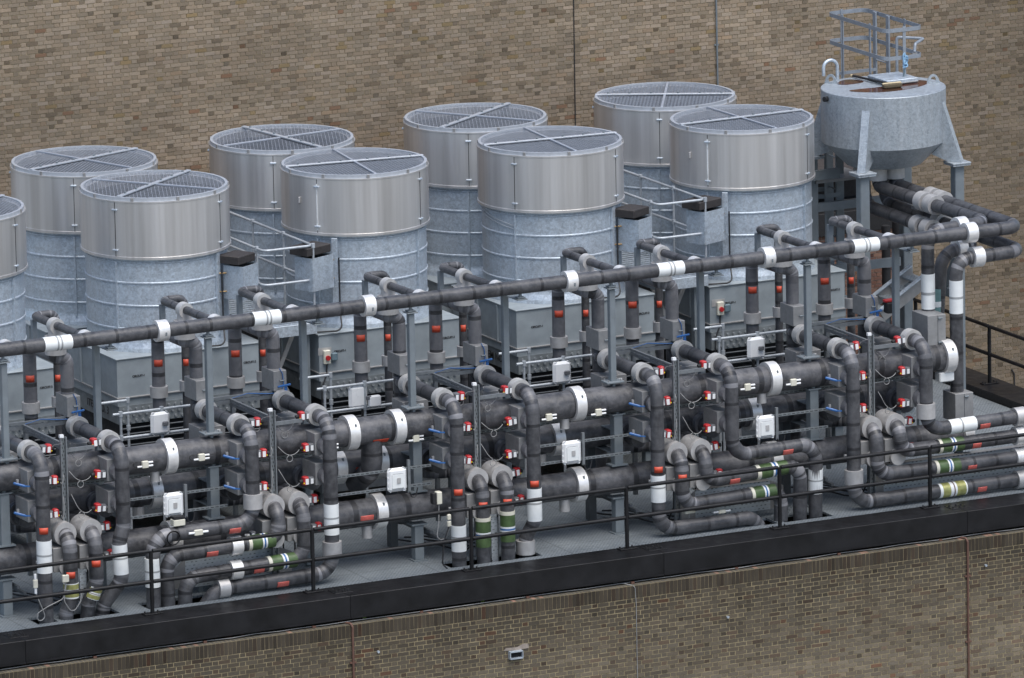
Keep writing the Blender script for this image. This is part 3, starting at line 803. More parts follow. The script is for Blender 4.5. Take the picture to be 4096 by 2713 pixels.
# ------------------------------------------------------------------ the three big mains
def main_pipe(name, label, y, z, r, x0, x1, collars, extra=None):
    t = thing(name, ((x0+x1)/2, y, z), label, 'pipe')
    one('tube', [(x0, y, z), (x1, y, z)], r, seg=28, wob=.006).build('lagging', M['lagbig'], t)
    for c in collars:
        cc = one('cyl', (c-.095, y, z), (c+.095, y, z), r+.065, 36).build('collar', M['alu'], t)
        one('box', (c+.02, y-(r+.07)*.8, z+(r+.07)*.55), (.03, .04, .05)).build('catch', M['steel'], cc)
    return t
H1 = main_pipe('main_pipe', 'upper thick lagged main pipe with wide bright collars', YC, 2.43, .243, -5, 16.25, [.86, 4.32, 5.21, 8.72, 12.6, 16.16])
H2 = main_pipe('main_pipe', 'thick lagged main pipe running lower behind the upper main', 1.78, 1.70, .243, -5, 16.1, [.84, 4.35, 5.15, 8.6, 12.52])
H3 = main_pipe('main_pipe', 'lowest thick lagged main pipe just above the deck', YC, .975, .245, -5, 16.6, [.9, 4.82, 8.72, 12.6, 16.5])
for c in (.62, 8.5, 12.42): one('cyl', (c, YC-.02, 2.2), (c, YC-.02, 2.02), .085, 18).build('drain_stub', M['alud'], H1)
for c in (.55, 8.3, 12.2): one('cyl', (c, 1.72, 1.47), (c, 1.72, 1.27), .10, 18).build('drain_stub', M['alud'], H2)
for c in (4.62, 8.47): one('cyl', (c, YC-.02, .75), (c, YC-.02, .53), .095, 18).build('drain_stub', M['alud'], H3)
one('tube', [(4.76, YC, 2.3), (4.76, YC+.02, 1.72), (4.70, 1.75, 1.35)], .185, bend=.3, seg=22, wob=.02, wrap=True).build('branch', M['lag'], H1)
one('patch', (4.70, YC, 2.43), (5.0, YC, 2.43), .2445, R(35), R(62)).build('warning_label', M['orange'], H1)
one('patch', (4.40, YC, .98), (4.65, YC, .98), .2465, R(0), R(28)).build('warning_label', M['pink'], H3)
one('patch', (4.62, 1.78, 1.7), (4.9, 1.78, 1.7), .2445, R(0), R(25)).build('warning_label', M['orange'], H2)

# sensor blocks clipped on the upper main
for k, (x, z, wh) in enumerate([(.33, 2.40, 'left of the second bay collar'), (1.39, 2.40, 'right of the second bay collar'), (5.53, 2.22, 'low on the middle bay main'), (8.08, 2.31, 'left of the fourth bay collar'), (9.06, 2.28, 'right of the fourth bay collar'), (12.0, 2.40, 'left of the right bay collar'), (12.92, 2.38, 'right of the right bay collar'), (3.86, 2.28, 'beside the middle bay drop pipe')]):
    y = YC-math.sqrt(max(.001, .25**2-(z-2.43)**2))-.035
    t = thing('cable_joint', (x, y, z), 'small cream cable junction block on the upper main, '+wh, 'junction block', 'cream junction blocks on the upper main')
    if k < 7: one('box', (x, y, z), (.12, .06, .125), bev=.01).build('body', M['cream'], t)
    else: one('box', (x, y, z), (.06, .06, .09), bev=.01).build('body', M['cream'], t)
    for s_, dz in ((-1, -.03), (1, .03), (1, -.03)):
        m = MB(); m.cyl((x+s_*.06, y, z+dz), (x+s_*.145, y, z+dz), .018, 10); m.build('gland', M['whitep'], t)
    one('tube', [(x-.14, y, z-.03), (x-.22, y, z-.02), (x-.22, y, z+.06), (x-.12, y+.02, z+.05)], .007, bend=.05, seg=6, fine=0).build('cable', M['bcable'], t)
    one('tube', [(x+.14, y, z+.03), (x+.28, y+.01, z+.03)], .006, seg=6).build('cable', M['bcable'], t)

# ------------------------------------------------------------------ repeated bay pipework (built at bay 0, copied by PITCH)
XA, XB = 2.14, 3.62      # front drop pipes
CIRC = {'a': (XA, 'left circuit'), 'b': (XB, 'right circuit')}
def vent(X):
    xr = X-.20
    t = thing('vent_pipe', (xr, 2.675, 4), None, 'pipe', 'thin looped vent pipes')
    z = 4.60
    one('tube', [(xr, YC+.05, z+.03), (xr, 3.6, z), (xr+.42, 3.6, z), (xr+.42, 3.6, 2.0)], .072, bend=.13, seg=14, wob=.012, wrap=True).build('lagging', M['lag'], t)
    one('cyl', (xr, 2.57, z), (xr, 2.74, z), .135, 22).build('collar', M['alum'], t)
    one('cyl', (xr, YC+.28, z+.02), (xr, YC+.12, z+.02), .135, 22).build('collar', M['alu'], t)
    one('cyl', (xr, 2.675, 4.42), (xr, 2.675, 4.55), .125, 22).build('collar', M['alud'], t)
    one('tube', [(xr, 2.675, 4.3), (xr, 2.675, 4.5)], .07, seg=14).build('neck', M['blackm'], t)
    one('box', (xr, 3.6, 4.30), (.085, .085, .46)).build('stand', M['steel'], t)
    one('cyl', (xr+.42, 3.6, 2.95), (xr+.42, 3.6, 3.13), .12, 20).build('collar', M['alud'], t)
    one('patch', (xr+.42, 3.6, 3.40), (xr+.42, 3.6, 3.52), .0735, R(-150), R(-75)).build('warning_label', M['orange'], t)
    return t
def riser(X, white):
    xr = X-.20; z = 4.0
    t = thing('riser_pipe', (xr, 3.84, 2.8), None, 'pipe', 'lagged risers in front of the coolers')
    one('tube', [(xr, 3.84, 2.62), (xr, 3.84, z+.05), (xr, 2.675, z+.05), (X, 2.675, z), (X, 2.675, 3.3)], .118, bend=.2, seg=16, wob=.018, wrap=True).build('lagging', M['laggrey'], t)
    one('cyl', (xr, 2.675, 4.10), (xr, 2.675, 4.42), .185, 28).build('flange_cover', M['alud'], t)
    one('cyl', (xr, 3.84, 2.84), (xr, 3.84, 3.03), .158, 26).build('collar', M['alud'], t)
    one('tube', [(xr+.02, 3.84, 2.66), (xr+.05, 3.9, 2.3), (xr+.05, 4.0, 1.4)], .03, bend=.1, seg=8).build('drain_line', M['blackm'], t)
    one('patch', (xr, 3.84, 3.40), (xr, 3.84, 3.52), .1195, R(-150), R(-75)).build('warning_label', M['orange'], t)
    if white: one('cyl', (xr, 3.1, z+.05), (xr, 3.45, z+.05), .121, 20).build('white_tape', M['white'], t)
    return t
def valve_box_top(X):
    t = thing('valve_box', (X, 2.65, 3.04), None, 'valve box', 'upright sheet metal valve boxes')
    m = MB(); m.box((X-.01, 2.65, 3.2), (.25, .50, .36), bev=.006); m.build('box', M['galvbox'], t)
    m = MB(); m.cyl((X-.02, 2.385, 3.2), (X+.06, 2.385, 3.2), .016, 8); m.build('latch', M['steel'], t)
    return t
def blue_cable(X):
    return one('tube', [(X-.02, 2.40, 3.42), (X+.03, 2.385, 3.33), (X+.05, 2.383, 3.15), (X+.0, 2.383, 2.99), (X-.25, 2.46, 2.985), (X-.6, 2.48, 3.03), (X-.9, 2.48, 2.98)], .008, bend=.1, seg=6, fine=0)
def actuator(p, flip, grey=False, cable=None):
    x, y, z = p; s_ = -1 if flip else 1
    t = thing('valve_actuator', p, None, 'actuator', 'red and grey valve actuators')
    one('box', (x+s_*.055, y, z), (.10, .11, .13), bev=.012).build('grey_housing', M['grey'], t)
    if not grey:
        one('box', (x-s_*.045, y, z+.005), (.10, .12, .15), bev=.015).build('red_cover', M['red'], t)
        one('box', (x-s_*.035, y-.0615, z-.005), (.058, .004, .10)).build('paper_label', M['whitep'], t)
        one('cyl', (x-s_*.095, y, z), (x-s_*.15, y, z-.01), .035, 10).build('gland_cap', M['blackm'], t)
        one('box', (x-s_*.085, y-.05, z-.03), (.025, .02, .02)).build('pointer', M['yellow'], t)
    one('box', (x+s_*.062, y-.0565, z-.005), (.05, .004, .09)).build('paper_label', M['whitep'], t)
    one('cyl', (x+s_*.105, y, z), (x+s_*.19, y+.02, z), .028, 10).build('stem', M['alud'], t)
    if cable: one('tube', cable, .0065, bend=.12, seg=6, fine=0).build('cable', M['cable'], t)
    return t
def side_box(X, z, handle):
    t = thing('valve_box', (X-.1, .88, z), None, 'valve box', 'grey sheet valve boxes behind the drop pipes')
    m = MB(); m.box((X-.05, .89, z), (.30, .54, .38), bev=.006); m.build('box', M['galvbox'], t)
    one('cyl', (X-.02, .45, z-.02), (X-.02, .63, z-.02), .155, 24).build('branch_flange', M['laggrey'], t)
    if handle:
        m = MB(); d = Matrix.Rotation(R(-38), 3, 'Z')
        m.box((X-.36, .60, z-.02), (.22, .035, .045), mat=d@Matrix.Rotation(R(14), 3, 'Y'), bev=.012); m.box((X-.26, .53, z-.045), (.12, .022, .02), mat=d)
        m.build('blue_handle', M['blue'], t)
        one('box', (X-.38, .64, z+.03), (.04, .04, .07)).build('handle_stem', M['galvbox'], t)
    return t
def h2_branch(X):
    t = thing('branch_pipe', (X, 1.3, 1.66), None, 'pipe', 'stub branches from the rear main')
    one('tube', [(X-.02, 1.75, 1.68), (X-.02, 1.1, 1.66)], .155, seg=20).build('lagging', M['lag'], t)
    one('cyl', (X-.02, 1.42, 1.68), (X-.02, 1.55, 1.68), .205, 26).build('collar', M['laggrey'], t)
    return t
def low_box(X):
    t = thing('valve_box', (X-.1, .88, .86), None, 'valve box', 'low sheet valve boxes behind the drain pipes')
    one('box', (X-.13, .86, 1.0), (.24, .56, .42), bev=.006).build('box', M['galvbox'], t)
    one('cyl', (X-.02, .5, .88), (X-.02, .62, .88), .15, 22).build('branch_flange', M['alud'], t)
    return t
def cable_frame():
    t = thing('cable_stand', (2.7, .8, 0), None, 'cable stand', 'slotted cable frames between the drop pipes')
    x = 2.70
    up = MB()
    for dx in (-.048, .048): up.box((x+dx, .80, 1.55), (.022, .06, 3.06))
    u = up.build('upright', M['chan'], t); one('box', (x, .82, 1.55), (.074, .006, 3.06)).build('slotted_web', M['slotup'], t)
    one('box', (x-.03, .80, 3.10), (.07, .06, .05)).build('cap', M['whitep'], u)
    m = MB(); m.box((2.92, 2.5, 3.0), (1.14, .05, .05)); m.box((2.92, 2.5, 2.92), (1.14, .04, .07)); m.build('channel', M['chan'], t)
    one('box', (2.74, 2.5, 1.6), (.07, .07, 2.6)).build('leg', M['chan'], t)
    m = MB(); m.box((2.70, 1.68, 2.955), (.045, 1.62, .04)); m.box((2.70, 1.68, 2.88), (.045, 1.62, .05)); m.build('arm', M['chan'], t)
    one('box', (3.02, .86, 2.83), (.55, .05, .06)).build('cross_arm', M['chan'], t)
    return t
def tape_block(parent, p, q, r, kind):
    """wrap between p and q on a pipe: white tape, or green / olive bands with white-blue-white"""
    p, q = Vector(p), Vector(q)
    def seg(a, b, mat, nm, rr): return one('cyl', p.lerp(q, a), p.lerp(q, b), rr, 22).build(nm, mat, parent)
    if kind == 'white':
        w = seg(0, 1, M['white'], 'white_tape', r+.008)
        one('cyl', p.lerp(q, .42), p.lerp(q, .48), r+.010, 22).build('grey_band', M['tapegrey'], w)
    elif kind == 'plain':
        seg(0, 1, M['white'], 'white_tape', r+.008)
    elif kind == 'green':
        w = seg(.1, 1, M['green'], 'green_tape', r+.008)
        for a, b, mt in ((.50, .56, 'white'), (.56, .62, 'blueb'), (.62, .68, 'white'), (0, .12, 'cream')):
            one('cyl', p.lerp(q, a), p.lerp(q, b), r+.010, 22).build({'blueb': 'blue_band', 'white': 'white_band', 'cream': 'arrow_band'}[mt], M[mt], w)
    elif kind == 'foil':
        w = seg(0, 1, M['white'], 'white_foil', r+.008)
        one('cyl', p.lerp(q, .1), p.lerp(q, .38), r+.010, 22).build('olive_band', M['olive'], w); one('cyl', p.lerp(q, .62), p.lerp(q, .95), r+.010, 22).build('olive_band', M['olive'], w)
        one('cyl', p.lerp(q, .5), p.lerp(q, .54), r+.011, 22).build('red_band', M['brown'], w)
YD = .45; RD = .125
def drop_top(X): return [(X, 2.675, 3.04), (X, 2.675, 2.87), (X, YD, 2.87)]
def drop(bay, c, tail, tapes, labels, collars, lab):
    X = CIRC[c][0]+bay*PITCH
    t = thing('drop_pipe', (X, YD, 2.87), lab, 'pipe', 'lagged drop pipes along the front')
    one('tube', drop_top(X)+[(X+a, YD+b, z) for a, b, z in tail], RD, bend=.32, seg=20, wob=.018, wrap=True).build('lagging', M['lag'], t)
    one('tube', [(X, 2.675, 2.9), (X, 2.675, .3)], RD*.95, seg=16).build('down_leg', M['lag'], t)
    for y in (2.30, .98):
        cc = one('cyl', (X, y-.09, 2.87), (X, y+.09, 2.87), .182, 26).build('collar', M['alum'], t)
        one('box', (X-.15, y, 2.78), (.03, .04, .04)).build('catch', M['steel'], cc)
    if c == 'b':
        m = MB(); m.box((X+.02, 2.3, 3.13), (.24, .045, .03), mat=Matrix.Rotation(R(-18), 3, 'Y')@Matrix.Rotation(R(-40), 3, 'Z'), bev=.008); m.cyl((X+.05, 2.3, 3.02), (X+.05, 2.3, 3.11), .028, 10); m.build('blue_handle', M['blue'], t)
    for a, b, kind in tapes: tape_block(t, (X+a[0], YD+a[1], a[2]), (X+b[0], YD+b[1], b[2]), RD, kind)
    for kind, a, b in labels:
        A, B = Vector((X+a[0], YD+a[1], a[2])), Vector((X+b[0], YD+b[1], b[2]))
        if kind == 'v': one('patch', A, B, RD+.007, R(-146), R(-78)).build('warning_label', M['orange'], t)
        else: one('patch', A.lerp(B, .14), A.lerp(B, .86), RD+.007, R(2), R(50)).build('warning_label', M['pink'], t)
    for a, b in collars: one('cyl', (X+a[0], YD+a[1], a[2]), (X+b[0], YD+b[1], b[2]), .168, 26).build('collar', M['alud'], t)
    return t
EX = {'a': 2.615, 'b': 3.09}
def drain(bay, c, tail, tapes, labels, collars, lab):
    X = EX[c]+bay*PITCH; z = 1.43
    t = thing('drain_pipe', (X, YD, z), lab, 'pipe', 'short drain pipes with big end collars')
    back = [(X-.55, 2.7, z+.1), (X-.55, 1.55, z), (X, 1.55, z)] if c == 'a' else [(X+.25, 2.7, z+.1), (X+.25, 1.6, z+.03), (X, 1.5, z)]
    one('tube', back+[(X, YD, z)]+[(X+a, YD+b, zz) for a, b, zz in tail], RD, bend=.27, seg=20, wob=.02, wrap=True).build('lagging', M['lag'], t)
    one('cyl', (X, .62, z), (X, 1.08, z), .205, 30).build('collar', M['alud'], t)
    for a, b, kind in tapes: tape_block(t, (X+a[0], YD+a[1], a[2]), (X+b[0], YD+b[1], b[2]), RD, kind)
    for kind, a, b in labels:
        A, B = Vector((X+a[0], YD+a[1], a[2])), Vector((X+b[0], YD+b[1], b[2]))
        if kind == 'v': one('patch', A, B, RD+.007, R(-146), R(-78)).build('warning_label', M['orange'], t)
        else: one('patch', A.lerp(B, .14), A.lerp(B, .86), RD+.007, R(2), R(50)).build('warning_label', M['pink'], t)
    for a, b in collars: one('cyl', (X+a[0], YD+a[1], a[2]), (X+b[0], YD+b[1], b[2]), .168, 26).build('collar', M['alu'], t)
    return t

protoset = {}
def repeat(key, fn, labf, dx=0.0):
    """build once at bay 0, copy to the other bays"""
    o = fn(); base = Vector(o.location)
    tag(o, labf(0), None)
    for i in BAYS:
        if i:
            c_ = dup(o, base+Vector((i*PITCH, 0, 0)), labf(i))
            if key == 'act': c_.rotation_euler = (random.uniform(-.06, .06), random.uniform(-.12, .12), random.uniform(-.1, .1))
            if key in ('sb', 'lb'): c_.location.z += random.uniform(-.012, .012); c_.location.x += random.uniform(-.01, .01)
for c in 'ab':
    X, cn = CIRC[c]
    repeat('vent', lambda: vent(X), lambda i: 'thin lagged loop pipe behind the header, %s %s' % (cn, BAY[i]))
    repeat('riser', lambda: riser(X, c == 'a'), lambda i: 'lagged riser with orange label before the tower casing, %s %s' % (cn, BAY[i]))
    repeat('vb', lambda: valve_box_top(X), lambda i: 'upright pale valve box on the riser, %s %s' % (cn, BAY[i]))
    for z, nm in ((2.43, 'upper'), (1.90, 'lower')):
        repeat('sb', lambda: side_box(X, z, c == 'a'), lambda i: 'grey box at %s main behind the %s drop pipe %s' % (nm, 'left' if c == 'a' else 'right', BAY[i]))
    repeat('hb', lambda: h2_branch(X), lambda i: 'short dark stub from the rear main, %s %s' % (cn, BAY[i]))
    repeat('lb', lambda: low_box(EX[c]), lambda i: 'low grey box behind the %s drain pipe %s' % ('left' if c == 'a' else 'right', BAY[i]))
def bcab():
    o = blue_cable(XB).build('control_cable', M['blue']); o['category'] = 'cable'; o['group'] = 'blue control cables'; return o
o = bcab(); tag(o, 'thin blue control cable over the valve box and channel '+BAY[0], None)
for i in BAYS:
    if i: dup(o, (i*PITCH, 0, 0), 'thin blue control cable over the valve box and channel '+BAY[i])
repeat('cf', cable_frame, lambda i: 'slotted steel cable frame with tall upright '+BAY[i])
def wires(x0, x1, y, z0, z1, sag, loop=None):
    p = [(x0, y, z0)]
    for k in range(1, 8):
        f = k/8; p.append((x0+(x1-x0)*f, y-.01, z0+(z1-z0)*f-sag*4*f*(1-f)))
        if k == 4 and abs(x1-x0) > .3:
            q = p[-1]; p += [(q[0]+.06*math.sin(a*.8), q[1]-.006, q[2]-.06+.06*math.cos(a*.8)) for a in range(1, 9)]
    p.append((x1, .74, z1)); return p
ACT = [((2.44, .95, 2.88), True, False, 'beside the left upper collar', (2.31, 2.63, 2.86, 3.0, .10)),
       ((3.37, .95, 2.885), False, False, 'beside the right upper collar', (3.22, 2.77, 2.86, 3.0, .28)),
       ((3.315, .70, 2.38), False, False, 'by upper box of right drop pipe', (3.16, 2.77, 2.36, 2.45, .12)),
       ((2.43, .70, 2.38), True, False, 'right of left drop pipe, higher', (2.57, 2.65, 2.35, 2.45, .08)),
       ((3.30, .70, 1.795), False, False, 'by lower box of right drop pipe', (3.15, 2.77, 1.77, 2.05, .16)),
       ((2.43, .70, 1.795), True, False, 'right of left drop pipe, lower', (2.57, 2.65, 1.77, 2.05, .2)),
       ((3.42, .80, 1.435), True, False, 'right of the right drain collar', None),
       ((2.40, .75, 1.43), True, True, 'left of the left drain collar', None),
       ((3.45, .72, .95), True, False, 'low by the right drain box', None),
       ((2.29, .72, .96), True, True, 'low by the left drain box', None)]
for p, fl, gy, wh, cb in ACT:
    cable = None
    if cb: cable = wires(cb[0], cb[1], p[1], cb[2], cb[3], cb[4])
    repeat('act', lambda: actuator(p, fl, gy, cable), lambda i: '%s actuator %s %s' % ('grey' if gy else 'red and grey', wh, BAY[i]))

# background steel and boxes behind the mains
def rear_box(X, w):
    t = thing('valve_box', (X, 2.35, 2.2), None, 'valve box', 'sheet boxes behind the upper main')
    one('box', (X, 2.42, 2.38), (w, .44, .42), bev=.006).build('box', M['galvbox'], t)
    one('box', (X+w*.2, 2.19, 2.50), (.10, .02, .06)).build('paper_tag', M['whitep'], t)
    one('cyl', (X, 2.2, 2.30), (X, 1.4, 2.30), .10, 16).build('branch', M['lag'], t)
    return t
repeat('rb', lambda: rear_box(2.20, .50), lambda i: 'wide low box behind the upper main, left circuit '+BAY[i])
repeat('rb', lambda: rear_box(3.72, .40), lambda i: 'narrow low box behind the upper main, right circuit '+BAY[i])
def rear_column():
    t = thing('rear_column', (1.72, 2.3, 0), None, 'column', 'dark columns under the rear main')
    one('box', (1.72, 2.25, .70), (.15, .15, 1.36), bev=.006).build('shaft', M['steeld'], t)
    one('box', (1.72, 2.25, 1.40), (.26, .24, .025)).build('cap_plate', M['steeld'], t)
    one('box', (1.86, 1.7, .52), (.05, 1.5, .05)).build('brace', M['steeld'], t)
    one('box', (1.98, 1.7, .40), (.05, 1.5, .05)).build('brace', M['steeld'], t)
    return t
repeat('rc', rear_column, lambda i: 'dark steel column under the rear main '+BAY[i])
def floor_cables():
    t = thing('cable_bundle', (2.3, 1.6, .05), None, 'cable', 'black cables along the deck under the mains')
    for k in range(3):
        x0 = 1.9+k*.22
        pts = [(x0, 2.6, .06)]+[(x0+.12*q+random.uniform(-.05, .05), 2.6-.24*q, .05+random.uniform(0, .05)) for q in range(1, 7)]+[(x0+.85, 1.05, .35), (x0+.82, .98, .9)]
        one('tube', pts, .016, bend=.1, seg=6, fine=0).build('cable', M['bcable'], t)
    return t
repeat('fc', floor_cables, lambda i: 'black cables straggling over the deck under the mains '+BAY[i])
t = thing('support_rail', (6, 1.46, 2.06), 'long slotted zinc channel just below and behind the upper main', 'rail')
one('box', (5.6, 1.46, 2.08), (20.4, .05, .06)).build('channel', M['slotrail'], t)
t = thing('support_rail', (6, 2.1, 2.05), 'long zinc channel running along behind the rear main', 'rail')
one('box', (5.6, 2.15, 2.02), (20.4, .06, .06)).build('channel', M['chan'], t)

# front drop and drain pipes, each with its own run
LV = lambda z: ('v', (0, 0, z), (0, 0, z+.11))
def W(z0, z1, k='white', a=0, b=0): return ((a, b, z1), (a, b, z0), k)
B = BAY
# far left: all straight down
drop(-1, 'a', [(0, 0, -.5)], [W(.86, 1.42)], [LV(1.55)], [], 'lagged drop pipe with white tape plunging into the deck, left one '+B[-1])
drop(-1, 'b', [(0, 0, 1.5), (-.09, 0, 1.2), (-.06, 0, .55), (-.35, .15, .12), (-.42, .15, -.3)], [((-.085, 0, 1.18), (-.07, 0, .66), 'white')], [], [], 'lagged drop pipe kinked left low down, right one '+B[-1])
drain(-1, 'a', [(0, 0, .35), (-.1, .02, .1), (-.12, .02, -.4)], [((0, 0, .36), (0, 0, .62), 'foil')], [LV(.72)], [], 'short drain pipe with blue and white band near deck, left one '+B[-1])
drain(-1, 'b', [(0, 0, .6), (-.14, .05, .2), (-.2, .08, -.4)], [((-.02, 0, .50), (-.09, .03, .30), 'foil')], [LV(.86)], [], 'short drain pipe bent left at the deck, right one '+B[-1])
# second bay: all swing left
drop(0, 'a', [(0, 0, 1.24), (-1.9, 0, 1.22), (-1.92, 0, -.4)], [((-1.92, .0, .86), (-1.92, 0, .36), 'white')], [('h', (-.55, 0, 1.225), (-.25, 0, 1.225))], [((0, 0, 1.5), (0, 0, 1.76))], 'lagged drop pipe turning left high with white taped end '+B[0])
drop(0, 'b', [(0, 0, .18), (-2.2, 0, .16), (-2.55, .05, -.3)], [W(.86, 1.4)], [('h', (-1.15, 0, .17), (-.85, 0, .17))], [((0, 0, .47), (0, 0, .73)), ((-2.2, 0, .163), (-2.0, 0, .163))], 'lagged drop pipe turning left along the deck, lowest run '+B[0])
drain(0, 'a', [(0, 0, .9), (-2.1, .05, .84), (-2.1, .05, -.4)], [((-.6, .02, .885), (-.1, .0, .9), 'green')], [('h', (-1.45, .03, .86), (-1.15, .03, .86))], [((-.92, .03, .875), (-.72, .03, .875))], 'drain pipe with green band running left, upper run '+B[0])
drain(0, 'b', [(0, 0, .5), (-2.25, .02, .42), (-2.27, .05, -.4)], [((-.72, 0, .48), (-.18, 0, .495), 'green')], [('h', (-1.05, 0, .467), (-.78, 0, .47))], [((-1.42, 0, .455), (-1.22, 0, .457))], 'drain pipe with green band running left, lower run '+B[0])
# middle bay: straight down
drop(1, 'a', [(0, 0, -.5)], [W(.26, .72)], [LV(1.27)], [], 'lagged drop pipe with white tape close to the deck, left one '+B[1])
drop(1, 'b', [(0, 0, .62), (-.14, .1, .28), (-.14, .1, -.4)], [W(.62, 1.2)], [LV(1.24)], [((-.14, .1, .02), (-.14, .1, .26))], 'lagged drop pipe ending in a floor collar, right one '+B[1])
drain(1, 'a', [(0, 0, -.5)], [((0, 0, .80), (0, 0, .28), 'green')], [LV(.98)], [], 'straight drain pipe with tall green band, left one '+B[1])
drain(1, 'b', [(0, 0, -.5)], [((0, 0, .86), (0, 0, .32), 'green')], [LV(.98)], [], 'straight drain pipe with green and blue band, right one '+B[1])
# fourth bay: all swing right
drop(2, 'a', [(0, 0, .14), (1.9, 0, .14), (2.15, .12, -.3)], [W(.66, 1.14)], [LV(1.2)], [], 'lagged drop pipe turning right and lying along the deck '+B[2])
drop(2, 'b', [(0, 0, 1.3), (1.68, .02, 1.33), (1.7, .1, -.4)], [((1.69, .05, .86), (1.69, .07, .42), 'white')], [('h', (.92, .01, 1.315), (1.2, .01, 1.32))], [], 'lagged drop pipe turning right high with white taped leg '+B[2])
drain(2, 'a', [(0, 0, .52), (2.0, .05, .56), (2.0, .1, -.4)], [((1.35, .03, .547), (1.85, .045, .557), 'green')], [LV(1.0)], [], 'drain pipe with green band running right, lower run '+B[2])
drain(2, 'b', [(0, 0, .9), (1.9, .02, .98), (1.92, .12, -.4)], [((.98, .01, .94), (1.6, .015, .97), 'green')], [('h', (.38, 0, .915), (.65, 0, .925))], [], 'drain pipe with green band running right, upper run '+B[2])
# far right: run off the frame
drop(3, 'a', [(0, 0, .15), (3.2, 0, .17), (5.5, 0, .17)], [((1.7, 0, .16), (2.25, 0, .165), 'foil')], [('h', (2.42, 0, .165), (2.68, 0, .165))], [((0, 0, .50), (0, 0, .76)), ((3.3, 0, .17), (3.5, 0, .17))], 'lagged drop pipe running off right along the deck, lowest run '+B[3])
drop(3, 'b', [(0, 0, 1.30), (1.8, 0, 1.33), (4, 0, 1.36)], [((.45, 0, 1.305), (.98, 0, 1.315), 'white')], [('h', (1.0, 0, 1.315), (1.28, 0, 1.32))], [((0, 0, 1.53), (0, 0, 1.80)), ((1.8, 0, 1.33), (2.0, 0, 1.335))], 'lagged drop pipe running off right, highest run '+B[3])
drain(3, 'a', [(0, 0, .60), (2.75, 0, .58), (5, 0, .60)], [((1.15, 0, .592), (1.65, 0, .588), 'green')], [('h', (1.75, 0, .587), (2.0, 0, .585))], [((2.8, 0, .58), (3.0, 0, .582))], 'drain pipe with green band running off right, second lowest '+B[3])
drain(3, 'b', [(0, 0, .98), (2.3, 0, .98), (5, 0, 1.0)], [((.75, 0, .98), (1.25, 0, .98), 'green')], [('h', (1.38, 0, .98), (1.62, 0, .98))], [((2.33, 0, .98), (2.53, 0, .98))], 'drain pipe with green band running off right, second highest '+B[3])

# perforated cable trays behind the runs
def tray(x0, x1, label, zt=.64):
    t = thing('cable_tray', ((x0+x1)/2, .95, 0), label, 'cable tray', 'perforated cable trays on edge')
    m = MB(); i = m.add([(x0, .93, .12), (x1, .93, .12), (x1, .93, zt), (x0, .93, zt)]); L = x1-x0
    m.face([i, i+1, i+2, i+3], uv=[(0, 0), (L, 0), (L, zt-.12), (0, zt-.12)])
    i = m.add([(x0, .936, .12), (x1, .936, .12), (x1, .936, zt), (x0, .936, zt)]); m.face([i+3, i+2, i+1, i], uv=[(0, zt-.12), (L, zt-.12), (L, 0), (0, 0)])
    m.build('perforated_side', M['perf'], t)
    m = MB(); m.box(((x0+x1)/2, 1.0, zt+.004), (L, .16, .006)); m.build('lid', M['galvbox'], t)
    one('prism', [(x0, .93, .12), (x0-.32, .95, .12), (x0-.32, .95, .4), (x0, .93, zt)], (0, .006, 0)).build('end_wing', M['galvbox'], t); one('prism', [(x1, .93, .12), (x1, .93, zt), (x1+.28, .95, zt-.12), (x1+.28, .95, .12)], (0, .006, 0)).build('end_wing', M['galvbox'], t)
    for x in (x0+.3, x1-.3): one('box', (x, 1.0, .06), (.06, .1, .12)).build('foot', M['steel'], t)
tray(1.05, 2.80, 'perforated metal cable tray on edge behind the left running pipes')
tray(10.95, 12.45, 'perforated metal cable tray on edge behind the right turning pipes')
tray(14.75, 18.2, 'perforated metal cable tray on edge at the far right')
# slotted tray strips by the middle drains
for x, lab in ((6.83, 'narrow slotted strip standing beside the left green banded drain'), (-1.0, 'narrow slotted strip standing among the far left drain pipes')):
    t = thing('cable_tray', (x, .62, 0), lab, 'cable tray')
    m = MB(); i = m.add([(x-.06, .62, -.2), (x+.06, .62, -.2), (x+.06, .62, .72), (x-.06, .62, .72)]); m.face([i, i+1, i+2, i+3], uv=[(0, 0), (.12, 0), (.12, .9), (0, .9)]); m.build('perforated_side', M['perf'], t)
    one('box', (x+.07, .64, .26), (.012, .05, .92)).build('edge_flange', M['chan'], t)

# front bulkhead lights on channel rails
def bulkhead(x, z, xa, xb, lab, extra=False):
    t = thing('bulkhead_light', (x, .82, z), 'white square bulkhead light on slotted rails '+lab, 'light', 'white bulkhead lights')
    one('box', (x, .80, z), (.37, .10, .42), bev=.055).build('housing', M['whitep'], t)
    one('box', (x, .745, z-.02), (.24, .02, .26), bev=.03).build('lens_frame', M['white'], t)
    one('box', (x+.01, .732, z-.01), (.07, .012, .10)).build('rating_plate', M['alud'], t)
    m = MB()
    for k in range(4): m.box((x-.19, .76, z+.15-k*.095), (.02, .03, .025))
    m.build('hinges', M['whitep'], t)
    r = thing('mounting_rail', (x, .88, z), 'pair of slotted zinc rails holding a bulkhead light '+lab, 'rail', 'slotted mounting rails')
    for dz in (.16, -.16):
        q = one('box', ((xa+xb)/2, .875, z+dz), (xb-xa, .04, .042)).build('rail_length', M['slotrail'], r)
    one('box', (x+.26, .86, z+.02), (.05, .05, .58)).build('rail_upright', M['chan'], r)
    one('tube', [(x+.26, .84, z-.25), (x+.3, .84, z-.36), (x+.38, .84, z-.36), (x+.42, .84, z-.2)], .012, bend=.05, seg=6).build('cable', M['bcable'], r)
